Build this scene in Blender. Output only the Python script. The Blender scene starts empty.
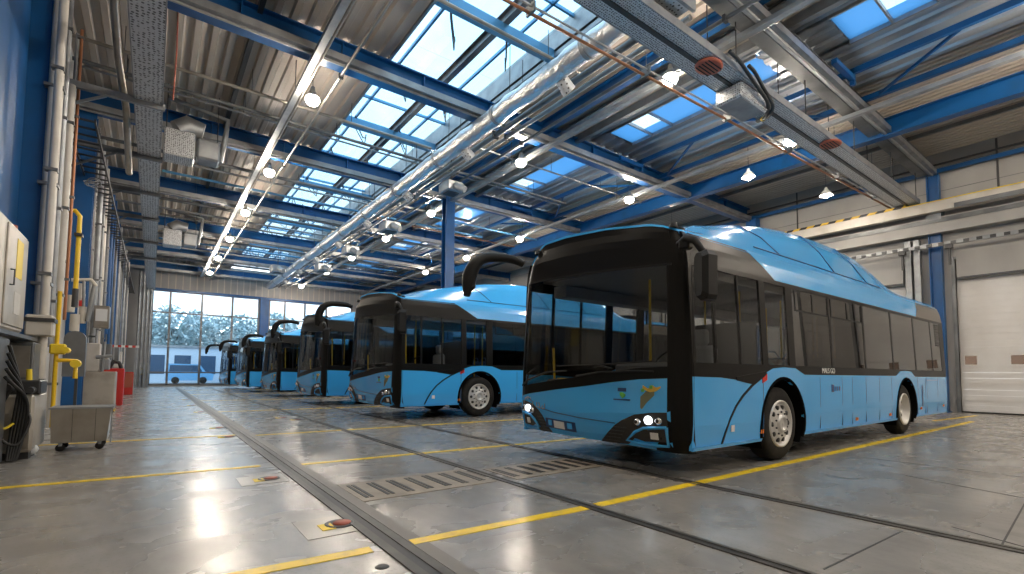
import bpy, math, random
from mathutils import Vector, Matrix
R=random.Random(7)
PI=math.pi
sc=bpy.context.scene
COL=sc.collection

# ------------------------------------------------------------------ materials
M={}
def mat(name,col,rough=.5,metal=0,coat=0,spec=.5,emit=None,es=0,noise=None,bump=None,setup=None):
    m=bpy.data.materials.new(name); m.use_nodes=True
    nt=m.node_tree; b=nt.nodes['Principled BSDF']
    b.inputs['Base Color'].default_value=(*col,1); b.inputs['Roughness'].default_value=rough
    b.inputs['Metallic'].default_value=metal; b.inputs['Coat Weight'].default_value=coat
    b.inputs['Coat Roughness'].default_value=.06; b.inputs['Specular IOR Level'].default_value=spec
    if emit: b.inputs['Emission Color'].default_value=(*emit,1); b.inputs['Emission Strength'].default_value=es
    tc=nt.nodes.new('ShaderNodeTexCoord')
    if noise:   # (scale, col2, lo, hi, stretch)
        sc_,c2,lo,hi,st=noise
        mp=nt.nodes.new('ShaderNodeMapping'); mp.inputs['Scale'].default_value=st
        nt.links.new(tc.outputs['Object'],mp.inputs[0])
        n=nt.nodes.new('ShaderNodeTexNoise'); n.inputs['Scale'].default_value=sc_; n.inputs['Detail'].default_value=6
        nt.links.new(mp.outputs[0],n.inputs[0])
        r=nt.nodes.new('ShaderNodeMapRange'); r.inputs[1].default_value=lo; r.inputs[2].default_value=hi
        nt.links.new(n.outputs[0],r.inputs[0])
        mx=nt.nodes.new('ShaderNodeMix'); mx.data_type='RGBA'
        mx.inputs[6].default_value=(*col,1); mx.inputs[7].default_value=(*c2,1)
        nt.links.new(r.outputs[0],mx.inputs[0]); nt.links.new(mx.outputs[2],b.inputs['Base Color'])
    if bump:    # (scale, strength, dist)
        n=nt.nodes.new('ShaderNodeTexNoise'); n.inputs['Scale'].default_value=bump[0]; n.inputs['Detail'].default_value=4
        nt.links.new(tc.outputs['Object'],n.inputs[0])
        bp=nt.nodes.new('ShaderNodeBump'); bp.inputs['Strength'].default_value=bump[1]; bp.inputs['Distance'].default_value=bump[2]
        nt.links.new(n.outputs[0],bp.inputs['Height']); nt.links.new(bp.outputs[0],b.inputs['Normal'])
    if setup: setup(nt,b,tc)
    M[name]=m; return m
def glass(name,tint,ior=1.5,rough=.0,refl=1.0):
    m=bpy.data.materials.new(name); m.use_nodes=True; nt=m.node_tree; nt.nodes.clear()
    o=nt.nodes.new('ShaderNodeOutputMaterial'); t=nt.nodes.new('ShaderNodeBsdfTransparent'); t.inputs[0].default_value=(*tint,1)
    g=nt.nodes.new('ShaderNodeBsdfGlossy'); g.inputs['Roughness'].default_value=rough; g.inputs[0].default_value=(1,1,1,1)
    lw=nt.nodes.new('ShaderNodeLayerWeight'); lw.inputs['Blend'].default_value=.5
    pw=nt.nodes.new('ShaderNodeMath'); pw.operation='POWER'; pw.inputs[1].default_value=4.0
    r0=((ior-1)/(ior+1))**2
    mu=nt.nodes.new('ShaderNodeMath'); mu.operation='MULTIPLY_ADD'; mu.inputs[1].default_value=(1-r0)*refl; mu.inputs[2].default_value=r0*refl; mu.use_clamp=True
    x=nt.nodes.new('ShaderNodeMixShader'); L=nt.links.new
    L(lw.outputs['Facing'],pw.inputs[0]); L(pw.outputs[0],mu.inputs[0]); L(mu.outputs[0],x.inputs[0]); L(t.outputs[0],x.inputs[1]); L(g.outputs[0],x.inputs[2]); L(x.outputs[0],o.inputs[0])
    M[name]=m; return m
def s_floor(nt,b,tc):
    N=nt.nodes.new; L=nt.links.new
    def noise(s,st,d=6,dist=0):
        mp=N('ShaderNodeMapping'); mp.inputs['Scale'].default_value=st; L(tc.outputs['Object'],mp.inputs[0])
        n=N('ShaderNodeTexNoise'); n.inputs['Scale'].default_value=s; n.inputs['Detail'].default_value=d; n.inputs['Distortion'].default_value=dist
        L(mp.outputs[0],n.inputs[0]); return n.outputs[0]
    def rng(a,lo,hi,o0,o1):
        r=N('ShaderNodeMapRange'); r.inputs[1].default_value=lo; r.inputs[2].default_value=hi; r.inputs[3].default_value=o0; r.inputs[4].default_value=o1; L(a,r.inputs[0]); return r.outputs[0]
    def mix(f,a,c,mode='MIX'):
        x=N('ShaderNodeMix'); x.data_type='RGBA'; x.blend_type=mode
        if hasattr(f,'links'): L(f,x.inputs[0])
        else: x.inputs[0].default_value=f
        for i,v in ((6,a),(7,c)):
            if isinstance(v,tuple): x.inputs[i].default_value=(*v,1)
            else: L(v,x.inputs[i])
        return x.outputs[2]
    a=noise(.35,(1,1,1),8,.6); c=noise(1.6,(1,1.3,1),10,.5); d=noise(9,(1,.4,1),8,.2); s=noise(40,(1,1,1),2)
    col=mix(rng(a,.35,.65,0,1),(.25,.232,.21),(.335,.32,.30))
    col=mix(rng(c,.35,.70,0,.8),col,(.155,.142,.13))
    col=mix(rng(d,.40,1.0,0,.5),col,(.46,.44,.41))
    col=mix(rng(s,.55,.80,0,.3),col,(.09,.08,.07))
    L(col,b.inputs['Base Color'])
    L(rng(c,.3,.7,.20,.33),b.inputs['Roughness'])
    bp=N('ShaderNodeBump'); bp.inputs['Strength'].default_value=.06; bp.inputs['Distance'].default_value=.02
    L(c,bp.inputs['Height']); L(bp.outputs[0],b.inputs['Normal'])
def s_paint(nt,b,tc):     # worn yellow floor paint
    N=nt.nodes.new; L=nt.links.new
    n=N('ShaderNodeTexNoise'); n.inputs['Scale'].default_value=9; n.inputs['Detail'].default_value=8; L(tc.outputs['Object'],n.inputs[0])
    r=N('ShaderNodeMapRange'); r.inputs[1].default_value=.50; r.inputs[2].default_value=.72; r.inputs[4].default_value=.7; L(n.outputs[0],r.inputs[0])
    x=N('ShaderNodeMix'); x.data_type='RGBA'; x.inputs[6].default_value=(.90,.62,.015,1); x.inputs[7].default_value=(.50,.36,.09,1)
    L(r.outputs[0],x.inputs[0]); L(x.outputs[2],b.inputs['Base Color'])
def s_perf(scale):
    def f(nt,b,tc):
        N=nt.nodes.new; L=nt.links.new
        v=N('ShaderNodeTexVoronoi'); v.inputs['Scale'].default_value=scale; v.inputs['Randomness'].default_value=.35; L(tc.outputs['Object'],v.inputs[0])
        r=N('ShaderNodeMapRange'); r.inputs[1].default_value=.28; r.inputs[2].default_value=.36; L(v.outputs['Distance'],r.inputs[0])
        x=N('ShaderNodeMix'); x.data_type='RGBA'; x.inputs[6].default_value=(.10,.10,.105,1); x.inputs[7].default_value=(.62,.63,.64,1)
        L(r.outputs[0],x.inputs[0]); L(x.outputs[2],b.inputs['Base Color'])
    return f
def s_hazard(nt,b,tc):
    N=nt.nodes.new; L=nt.links.new
    s=N('ShaderNodeSeparateXYZ'); L(tc.outputs['Object'],s.inputs[0])
    a=N('ShaderNodeMath'); a.operation='ADD'; L(s.outputs[1],a.inputs[0]); L(s.outputs[2],a.inputs[1])
    m=N('ShaderNodeMath'); m.operation='MULTIPLY'; m.inputs[1].default_value=1.9; L(a.outputs[0],m.inputs[0])
    fr=N('ShaderNodeMath'); fr.operation='FRACT'; L(m.outputs[0],fr.inputs[0])
    g=N('ShaderNodeMath'); g.operation='GREATER_THAN'; g.inputs[1].default_value=.5; L(fr.outputs[0],g.inputs[0])
    x=N('ShaderNodeMix'); x.data_type='RGBA'; x.inputs[6].default_value=(.75,.48,.04,1); x.inputs[7].default_value=(.015,.015,.015,1)
    L(g.outputs[0],x.inputs[0]); L(x.outputs[2],b.inputs['Base Color'])

mat('concrete',(.25,.23,.21),.22,spec=.95,setup=s_floor)
mat('yellow_paint',(.82,.5,.03),.35,setup=s_paint)
mat('deck',(.56,.49,.42),.55,noise=(1.2,(.43,.37,.31),.4,.7,(1,.15,1)))
mat('deck_light',(.50,.53,.56),.28,metal=.7,noise=(1.2,(.38,.42,.47),.4,.7,(1,.15,1)))
mat('panel',(.36,.35,.335),.5,noise=(.8,(.29,.28,.27),.4,.7,(1,1,.4)))
mat('wall_paint',(.50,.48,.45),.5,noise=(1.1,(.38,.36,.33),.45,.72,(1,1,.5)))
mat('door_panel',(.66,.65,.64),.35,noise=(.9,(.56,.54,.52),.4,.7,(1,1,.5)))
mat('blue_steel',(.003,.085,.27),.38,spec=.5,noise=(2.,(.006,.07,.20),.45,.7,(1,1,1)))
mat('pale_blue_steel',(.10,.30,.52),.35,metal=.3)
mat('galv',(.36,.37,.38),.45,metal=.7,noise=(3.,(.27,.28,.29),.4,.65,(1,1,1)))
mat('grey_steel',(.20,.205,.21),.4,metal=.5,noise=(1.6,(.12,.125,.13),.4,.65,(1,1,1)))
mat('dark_steel',(.06,.06,.062),.42,metal=.5)
mat('rail_steel',(.055,.05,.045),.45,metal=.4,noise=(5,(.09,.08,.07),.4,.7,(1,1,1)))
mat('foil',(.62,.64,.66),.34,metal=.95,bump=(7,.75,.06))
mat('perforated',(.5,.5,.5),.4,metal=.45,setup=s_perf(14))
mat('perforated_fine',(.5,.5,.5),.4,metal=.45,setup=s_perf(22))
mat('hazard',(.7,.5,.05),.5,setup=s_hazard)
mat('copper',(.36,.15,.07),.4,metal=.4)
mat('orange_rust',(.38,.09,.05),.5)
mat('bus_blue',(.05,.40,.86),.25,coat=.6,spec=.5)
mat('bus_blue_groove',(.01,.09,.24),.4)
mat('bus_black',(.008,.0075,.007),.32,spec=.12)
mat('taupe_reflection',(.12,.105,.09),.35)  # grey reflection on the rear cove put into the panel colour
mat('trim_black',(.011,.011,.011),.5,spec=.2)
mat('mesh_black',(.02,.018,.016),.5)
mat('rubber',(.014,.013,.012),.8,spec=.25,noise=(6,(.03,.026,.022),.45,.7,(1,1,1)))
mat('rim',(.62,.60,.57),.38,metal=.35)
mat('liner',(.006,.006,.006),.9,spec=0)
mat('grate_plate',(.30,.25,.19),.5,noise=(4,(.2,.165,.13),.4,.7,(1,1,1)))
mat('grout',(.15,.135,.115),.45)
mat('chrome',(.8,.8,.8),.12,metal=1)
mat('interior',(.11,.11,.115),.6)
mat('interior_light',(.34,.34,.35),.6)
mat('seat',(.05,.16,.32),.7,noise=(18,(.03,.05,.14),.45,.6,(1,1,1)))
mat('seat_grey',(.42,.42,.43),.7)
mat('yellow',(.85,.55,.02),.35)
mat('orange_lamp',(.85,.22,.02),.25)
mat('red',(.50,.025,.02),.35)
mat('red_lamp',(.6,.03,.02),.25)
mat('white',(.75,.75,.74),.4)
mat('offwhite',(.60,.56,.50),.45,noise=(2,(.48,.44,.38),.45,.7,(1,1,1)))
mat('cabinet',(.45,.41,.35),.4,metal=.2,noise=(2.5,(.33,.29,.24),.45,.7,(1,1,1)))
mat('steel_box',(.36,.33,.29),.3,metal=.65,noise=(2.5,(.25,.225,.19),.45,.7,(1,1,1)))
mat('label_yellow',(.85,.62,.03),.5)
mat('green',(.10,.42,.08),.5)
mat('gold',(.62,.40,.06),.5)
mat('olive',(.16,.17,.10),.5)
mat('cable',(.012,.012,.012),.5)
mat('dark_blue_decal',(.01,.05,.16),.4)
mat('headlamp_on',(1,1,1),.3,emit=(.85,.92,1),es=2.2)
mat('lamp_glow',(1,1,1),.3,emit=(1,.88,.73),es=185)
mat('lamp_cool',(1,1,1),.3,emit=(.80,.90,1),es=60)
mat('hazed_leaf',(.26,.36,.36),.6,noise=(1.2,(.45,.56,.60),.35,.65,(1,1,1)))  # outdoor haze is put into the pale bluish leaf colour
mat('bark',(.12,.10,.08),.8)
mat('asphalt',(.20,.22,.24),.7,noise=(.4,(.28,.30,.32),.4,.7,(1,1,1)))
mat('depot_wall',(.55,.62,.70),.6)
mat('depot_pane',(.06,.10,.16),.12)
mat('van_paint',(.18,.42,.68),.3,coat=.5)
glass('window_glass',(.80,.90,.97))
glass('door_glass',(.30,.24,.20))
glass('sky_glass',(.80,.93,1.0))
glass('bus_glass',(.74,.75,.75),refl=.32)
glass('bus_glass_dark',(.26,.25,.235),ior=1.6,refl=.75)
def s_poly():
    m=bpy.data.materials.new('polycarb'); m.use_nodes=True; nt=m.node_tree; nt.nodes.clear()
    o=nt.nodes.new('ShaderNodeOutputMaterial'); t=nt.nodes.new('ShaderNodeBsdfTranslucent'); t.inputs[0].default_value=(.055,.20,.42,1)
    d=nt.nodes.new('ShaderNodeBsdfGlossy'); d.inputs['Roughness'].default_value=.3; d.inputs[0].default_value=(.6,.8,1,1)
    x=nt.nodes.new('ShaderNodeMixShader'); x.inputs[0].default_value=.18
    nt.links.new(t.outputs[0],x.inputs[1]); nt.links.new(d.outputs[0],x.inputs[2]); nt.links.new(x.outputs[0],o.inputs[0]); M['polycarb']=m
s_poly()

# ------------------------------------------------------------------ mesh builder
SPLIT={'hanger','clip','bracket','coupling','plate_clip','clearance_lamp','grab_pole','conduit','cables','side','rail','hose','seam','opener','axle','slider_frame','window_pillar','sill_trim','arch_lip','drop_rod','body_pipe','rear_grille','flap_seam','fairing_seam','flange','wheel_nuts','vent_holes','stripes','fittings','brace','cable_gland','post','drop','number_sticker','green_tip','rungs','slats'}
def piece(fn):
    def f(s,*a,**k):
        if s.lv==0: s.pc.append((len(s.v),len(s.f)))
        s.lv+=1
        try: return fn(s,*a,**k)
        finally: s.lv-=1
    return f
class MB:
    def __init__(s): s.v=[]; s.f=[]; s.sm=[]; s.pc=[]; s.lv=0
    def add(s,vs,fs,smooth=False):
        o=len(s.v); s.v+=[tuple(v) for v in vs]; s.f+=[tuple(i+o for i in f) for f in fs]; s.sm+=[smooth]*len(fs); return s
    def box(s,x0,x1,y0,y1,z0,z1,b=0):
        if x0>x1:x0,x1=x1,x0
        if y0>y1:y0,y1=y1,y0
        if z0>z1:z0,z1=z1,z0
        b=min(b,(x1-x0)*.45,(y1-y0)*.45,(z1-z0)*.45)
        if b<=0:
            s.add([(x,y,z) for z in (z0,z1) for y in (y0,y1) for x in (x0,x1)],[(0,2,3,1),(4,5,7,6),(0,1,5,4),(2,6,7,3),(0,4,6,2),(1,3,7,5)]); return s
        vs=[];idx={}
        for i,(x,sx) in enumerate(((x0,1),(x1,-1))):
            for j,(y,sy) in enumerate(((y0,1),(y1,-1))):
                for k,(z,sz) in enumerate(((z0,1),(z1,-1))):
                    for a in range(3):
                        p=[x+sx*b,y+sy*b,z+sz*b]; p[a]=(x,y,z)[a]
                        idx[i,j,k,a]=len(vs); vs.append(p)
        fs=[]
        I=idx
        for i in (0,1): fs.append([I[i,0,0,0],I[i,0,1,0],I[i,1,1,0],I[i,1,0,0]])
        for j in (0,1): fs.append([I[0,j,0,1],I[1,j,0,1],I[1,j,1,1],I[0,j,1,1]])
        for k in (0,1): fs.append([I[0,0,k,2],I[0,1,k,2],I[1,1,k,2],I[1,0,k,2]])
        for j in (0,1):
            for k in (0,1): fs.append([I[0,j,k,1],I[1,j,k,1],I[1,j,k,2],I[0,j,k,2]])
        for i in (0,1):
            for k in (0,1): fs.append([I[i,0,k,0],I[i,1,k,0],I[i,1,k,2],I[i,0,k,2]])
        for i in (0,1):
            for j in (0,1): fs.append([I[i,j,0,0],I[i,j,1,0],I[i,j,1,1],I[i,j,0,1]])
        for i in (0,1):
            for j in (0,1):
                for k in (0,1): fs.append([I[i,j,k,0],I[i,j,k,1],I[i,j,k,2]])
        s.add(vs,fs); return s
    def tube(s,pts,r,n=8,cap=True,closed=False):
        P=[Vector(p) for p in pts]; rs=r if isinstance(r,(list,tuple)) else [r]*len(P)
        vs=[];fs=[]
        t0=(P[1]-P[0]).normalized(); up=Vector((0,0,1)) if abs(t0.z)<.9 else Vector((1,0,0))
        a=t0.cross(up).normalized()
        for i,p in enumerate(P):
            if i==0: t=P[1]-P[0]
            elif i==len(P)-1: t=P[-1]-P[-2]
            else: t=(P[i+1]-p).normalized()+(p-P[i-1]).normalized()
            t.normalize(); a=(a-t*a.dot(t)).normalized(); b=t.cross(a)
            for k in range(n):
                th=2*PI*k/n; vs.append(p+(a*math.cos(th)+b*math.sin(th))*rs[i])
        for i in range(len(P)-1):
            for k in range(n): fs.append((i*n+k,i*n+(k+1)%n,(i+1)*n+(k+1)%n,(i+1)*n+k))
        s.add(vs,fs,True)
        if cap: s.add(vs[:n],[tuple(range(n))][::-1]); s.add(vs[-n:],[tuple(range(n))])
        return s
    def lathe(s,prof,c,ax='z',n=24,smooth=True):
        vs=[];fs=[]
        for (r,h) in prof:
            for k in range(n):
                t=2*PI*k/n; u,v=r*math.cos(t),r*math.sin(t)
                vs.append((c[0]+u,c[1]+v,c[2]+h) if ax=='z' else (c[0]+u,c[1]+h,c[2]+v) if ax=='y' else (c[0]+h,c[1]+u,c[2]+v))
        for i in range(len(prof)-1):
            for k in range(n): fs.append((i*n+k,i*n+(k+1)%n,(i+1)*n+(k+1)%n,(i+1)*n+k))
        s.add(vs,fs,smooth); return s
    def quadbar(s,p,q,w,h):      # rectangular bar between two points
        p,q=Vector(p),Vector(q); t=(q-p).normalized(); up=Vector((0,0,1)) if abs(t.z)<.95 else Vector((1,0,0))
        a=t.cross(up).normalized(); b=a.cross(t).normalized()
        vs=[e+a*i*w/2+b*j*h/2 for e in (p,q) for (i,j) in ((-1,-1),(1,-1),(1,1),(-1,1))]
        s.add(vs,[(0,3,2,1),(4,5,6,7),(0,1,5,4),(1,2,6,5),(2,3,7,6),(3,0,4,7)]); return s
    def prism(s,poly,ax,a0,a1):  # polygon (u,v) extruded along axis
        def P(u,v,a): return (a,u,v) if ax=='x' else (u,a,v) if ax=='y' else (u,v,a)
        n=len(poly); vs=[P(u,v,a0) for u,v in poly]+[P(u,v,a1) for u,v in poly]
        s.add(vs,[tuple(range(n))[::-1],tuple(range(n,2*n))]+[(i,(i+1)%n,n+(i+1)%n,n+i) for i in range(n)]); return s
    def ibeam(s,ax,a0,a1,c,z,w,h,t=.03):   # I section: top at z+h/2
        u=c
        poly=[(u-w/2,z-h/2),(u+w/2,z-h/2),(u+w/2,z-h/2+t),(u+t/2,z-h/2+t),(u+t/2,z+h/2-t),(u+w/2,z+h/2-t),(u+w/2,z+h/2),(u-w/2,z+h/2),(u-w/2,z+h/2-t),(u-t/2,z+h/2-t),(u-t/2,z-h/2+t),(u-w/2,z-h/2+t)]
        def P(q,v,a): return (a,q,v) if ax=='x' else (q,a,v)
        n=12; vs=[P(q,v,a0) for q,v in poly]+[P(q,v,a1) for q,v in poly]
        s.add(vs,[(0,1,2,3,10,11),(3,4,9,10),(4,5,6,7,8,9),(12,13,14,15,22,23),(15,16,21,22),(16,17,18,19,20,21)]+[(i,(i+1)%n,n+(i+1)%n,n+i) for i in range(n)]); return s
    def build(s,name,material,parent=None,smooth=None,fn=None,recalc=True):
        if name in SPLIT and parent is not None and 1<len(s.pc)<=100:
            o=None
            for i,(v0,f0) in enumerate(s.pc):
                v1,f1=s.pc[i+1] if i+1<len(s.pc) else (len(s.v),len(s.f))
                q=MB(); q.v=s.v[v0:v1]; q.f=[tuple(k-v0 for k in f) for f in s.f[f0:f1]]; q.sm=s.sm[f0:f1]
                o=q.build(name,material,parent,smooth,fn,recalc)
            return o
        me=bpy.data.meshes.new(name); vs=[fn(v) for v in s.v] if fn else s.v
        me.from_pydata(vs,[],s.f); me.polygons.foreach_set('use_smooth',s.sm if smooth is None else [smooth]*len(s.f))
        if recalc:
            import bmesh
            bm=bmesh.new(); bm.from_mesh(me); bmesh.ops.recalc_face_normals(bm,faces=bm.faces); bm.to_mesh(me); bm.free()
        me.materials.append(M[material]); me.update()
        o=bpy.data.objects.new(name,me); COL.objects.link(o)
        if parent is not None: o.parent=parent
        return o
for _n in ('box','tube','lathe','quadbar','prism','ibeam'): setattr(MB,_n,piece(getattr(MB,_n)))
def tag(o,label=None,cat=None,group=None,kind=None):
    for k,v in (('label',label),('category',cat),('group',group),('kind',kind)):
        if v: o[k]=v
    return o
def thing(name,label,cat,loc=(0,0,0),rz=0,group=None):
    o=bpy.data.objects.new(name,None); COL.objects.link(o); o.location=loc; o.rotation_euler=(0,0,rz); o.empty_display_size=.2
    return tag(o,label,cat,group)
def struct(name,mb,m,parent=None,label=None):
    o=mb.build(name,m,parent)
    if parent is None: tag(o,label,None,None,'structure')
    return o
def copy_tree(o,loc=None,label=None,skip=(),parent=None):
    c=o.copy(); COL.objects.link(c)
    if parent is not None: c.parent=parent
    if loc is not None: c.location=loc
    if label: c['label']=label
    for ch in list(o.children):
        if ch.name.split('.')[0] in skip: continue
        copy_tree(ch,skip=skip,parent=c)
    return c
def spline(P,n=5):
    P=[Vector(p) for p in P]; Q=[P[0]*2-P[1]]+P+[P[-1]*2-P[-2]]; out=[]
    for i in range(1,len(Q)-2):
        a,b,c,d=Q[i-1:i+3]
        for k in range(n):
            t=k/n; out.append(.5*((2*b)+(c-a)*t+(2*a-5*b+4*c-d)*t*t+(3*b-a-3*c+d)*t**3))
    return out+[P[-1]]
def arc(c,r,a0,a1,n,f): return [f(c,r,a0+(a1-a0)*i/n) for i in range(n+1)]
def interp(tab,x):
    if x<=tab[0][0]: return tab[0][1]
    for (a,b),(c,d) in zip(tab,tab[1:]):
        if x<=c: return b+(d-b)*(x-a)/(c-a) if c>a else d
    return tab[-1][1]

# ------------------------------------------------------------------ dimensions
XW0,XW1=-1.9,22.1      # left wall face, door wall face
YF,YB=-9.0,44.0        # behind the camera, window wall
ZC=9.1
GY=[-1.4,4.8,11.3,17.5,23.8,30.0,36.3,42.4]

# ------------------------------------------------------------------ setting: floor, walls, ceiling
f=MB(); f.box(XW0-.6,XW1+.6,YF-.6,YB+.4,-.25,0); struct('floor',f,'concrete',label='polished grey concrete depot floor with stains')
w=MB(); w.box(XW0-.3,XW0,YF,YB,0,ZC+.3); struct('wall_left',w,'wall_paint',label='pale grey plastered side wall behind the pipes')
w=MB(); w.box(XW0-.3,XW1+.3,YF-.3,YF,0,ZC+.3); struct('wall_front',w,'panel')
# right wall with sectional doors: DY = (y0,y1) of door openings
DY=[(-.55,4.08),(5.45,9.9),(11.8,16.1),(18,22.4),(24.3,28.7),(30.6,35),(37,41.3),(-7,-2.5)]
DH=5.25
w=MB(); ys=sorted(DY); prev=YF
for a,b in ys:
    w.box(XW1,XW1+.3,prev,a,0,DH); prev=b
w.box(XW1,XW1+.3,prev,YB,0,DH); w.box(XW1,XW1+.3,YF,YB,DH,ZC+.3)
struct('wall_right',w,'panel',label='light grey panelled wall above the roller doors')
# panel joints on right wall
w=MB()
for z in (5.9,6.75,7.75,8.6): w.box(XW1-.012,XW1,YF,YB,z,z+.02)
struct('trim_1',w,'grey_steel',label='thin horizontal panel joints on door wall')
for i,(a,b) in enumerate(ys):
    d=MB()
    n=9; hs=[0,.42,.84,1.26,1.68,2.35,3.02,3.69,4.36,DH]
    hs=[0,.40,.98,1.55,2.00,2.65,3.30,3.95,4.60,DH]
    for k in range(len(hs)-1):
        z0,z1=hs[k]+.006,hs[k+1]-.006
        if k==3:                                  # glazed row
            zc=z0; d.box(XW1+.10,XW1+.16,a,b,z0,z0+.07); d.box(XW1+.10,XW1+.16,a,b,z1-.07,z1)
            e=b
            while e>a:
                d.box(XW1+.10,XW1+.16,max(a,e-.12),e,z0+.07,z1-.07); e-=.42
                if e>a: d.box(XW1+.10,XW1+.16,max(a,e-.68),e,z0+.07,z1-.07)
                e-=.68
        else:
            hh=(z1-z0)/3
            for q in range(3): d.box(XW1+.10+(.0 if q%2 else .002),XW1+.16,a,b,z0+q*hh+.0015,z0+(q+1)*hh-.0015)
        d.box(XW1+.125,XW1+.16,a,b,z1-.004,z1+.03)
    o=struct('door_%d'%(i+1),d,'door_panel',label='white sectional roller door with a row of small windows')
    g=MB(); g.box(XW1+.12,XW1+.13,a,b,hs[3]+.06,hs[4]-.06); g.build('pane','door_glass',o)
    fr=MB(); fr.box(XW1-.06,XW1+.10,a-.10,a,0,DH+.08); fr.box(XW1-.06,XW1+.10,b,b+.10,0,DH+.08); fr.box(XW1-.04,XW1+.1,a-.1,b+.1,DH,DH+.10)
    fr.build('frame','grey_steel',o)
    fr=MB(); fr.box(XW1+.02,XW1+.10,a,b,0,.05); fr.build('bottom_seal','rubber',o)
# window wall: solid below/above, frame and glass
WX=[-.15,.95,2.85,5.0,6.75]; 
w=MB(); w.box(XW0,-.25,YB,YB+.3,0,ZC+.3); w.box(-.25,XW1,YB,YB+.3,7.15,ZC+.3); w.box(14.5,XW1,YB,YB+.3,0,7.15); w.box(-.25,14.5,YB,YB+.3,-.1,.12)
struct('wall_back',w,'panel',label='grey wall around the glazed end of the hall')
w=MB()
x=-.2
while x<XW1: w.box(x,x+.06,YB-.03,YB,7.3,ZC); x+=.45
struct('trim_2',w,'deck',label='ribbed metal cladding over the end windows')
def window(n,x0,x1,mull,zb=(.12,7.15),rows=(1.05,5.5),label=''):
    w=MB(); t=.07
    w.box(x0,x1,YB-.02,YB+.10,zb[0],zb[0]+.10); w.box(x0,x1,YB-.02,YB+.10,zb[1]-.10,zb[1])
    for x in mull: w.box(x-t,x+t,YB-.02,YB+.10,zb[0],zb[1])
    for z in rows: w.box(x0,x1,YB-.01,YB+.09,z-.05,z+.05)
    o=struct('window_%d'%n,w,'grey_steel',label=label)
    g=MB(); g.box(x0,x1,YB+.03,YB+.045,zb[0]+.05,zb[1]-.05); g.build('pane','window_glass',o)
window(1,-.25,6.9,[-.18,.9,2.9,4.95,6.83],label='tall glazed end wall left of the blue end column')
window(2,7.55,14.5,[7.62,8.8,10.4,12.2,14.43],label='tall glazed end wall right of the blue end column')
w=MB(); w.box(6.9,7.55,YB-.25,YB+.1,0,7.15); struct('column_1',w,'blue_steel',label='broad blue steel column between the end windows')
w=MB(); w.box(-.25,14.5,YB-.14,YB-.02,7.1,7.28); struct('trim_3',w,'blue_steel',label='blue steel rail over the end windows')

# roof deck: ribbed sheets
def deck(x0,x1,y0,y1,z,pitch=.30,d=.07,along='y',mb=None):
    m=mb or MB(); pts=[]; u=x0 if along=='y' else y0; e=x1 if along=='y' else y1
    while u<e-1e-6:
        for du,dz in ((0,0),(.36,0),(.46,1),(.90,1),(1.0,0)):
            q=u+pitch*du
            if q<=e+1e-6: pts.append((q,z+dz*d))
        u+=pitch
    n=len(pts)
    if along=='y': vs=[(p,y0,h) for p,h in pts]+[(p,y1,h) for p,h in pts]
    else: vs=[(x0,p,h) for p,h in pts]+[(x1,p,h) for p,h in pts]
    m.add(vs,[(i,i+1,n+i+1,n+i) for i in range(n-1)])
    if along=='y': m.box(x0,x1,y0,y1,z+.12,z+.2)
    else: m.box(x0,x1,y0,y1,z+.12,z+.2)
    return m
SX0,SX1=4.55,7.75
c=deck(XW0,SX0,YF,YB,ZC,.34)
struct('ceiling_1',c,'deck',label='ribbed beige metal roof deck beside the skylight')
c=deck(SX1,11.2,YF,YB,ZC,.34)
struct('ceiling_2',c,'deck',label='ribbed beige metal roof deck between skylight and sheds')
c=deck(15.3,XW1,YF,YB,ZC,.22,.05)
struct('ceiling_3',c,'deck',label='finely ribbed roof deck beside the door wall')
# shed zone: shiny deck with translucent sheets and small roof panes, one opening per bay
c=MB(); k=MB(); kk=MB()
for i in range(len(GY)-1):
    a,b=GY[i],GY[i+1]
    deck(11.2,15.3,a,a+.5,ZC+.02,.42,.06,mb=c)
    deck(11.2,11.75,a+.5,b,ZC+.02,.42,.06,mb=c)
    deck(13.0,15.3,a+.5,b,ZC+.02,.42,.06,mb=c)
    deck(11.75,13.0,a+.5,a+.9,ZC+.02,.42,.06,mb=c)
    deck(11.75,13.0,b-.7,b,ZC+.02,.42,.06,mb=c)
deck(11.2,15.3,YF,GY[0],ZC+.02,.42,.06,mb=c); deck(11.2,15.3,GY[-1],YB,ZC+.02,.42,.06,mb=c)
struct('ceiling_4',c,'deck_light',label='bright metal roof deck around the blue rooflights')
for i in range(len(GY)-1):
    a,b=GY[i],GY[i+1]
    m=MB(); yp=b-2.3
    m.add([(11.75,a+.9,ZC+.1),(13.0,a+.9,ZC+.1),(13.0,yp,ZC+.1),(11.75,yp,ZC+.1)],[(0,1,2,3)])
    m.add([(11.75,yp+.75,ZC+.1),(13.0,yp+.75,ZC+.1),(13.0,b-.7,ZC+.1),(11.75,b-.7,ZC+.1)],[(0,1,2,3)])
    m.add([(12.55,yp,ZC+.1),(13.0,yp,ZC+.1),(13.0,yp+.75,ZC+.1),(12.55,yp+.75,ZC+.1)],[(0,1,2,3)])
    o=m.build('rooflight','polycarb'); tag(o,None,None,None,'structure'); o['label']='blue translucent rooflight sheet between two girders'
    g=MB(); g.box(11.75,12.55,yp,yp+.75,ZC+.10,ZC+.115); g.build('pane','window_glass',o)
    e=MB(); e.box(11.70,11.75,a+.9,b-.7,ZC,ZC+.12); e.box(13.0,13.05,a+.9,b-.7,ZC,ZC+.12); e.box(11.7,13.05,yp-.04,yp,ZC+.02,ZC+.12); e.box(11.7,13.05,yp+.75,yp+.79,ZC+.02,ZC+.12)
    e.build('frame','galv',o)
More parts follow.
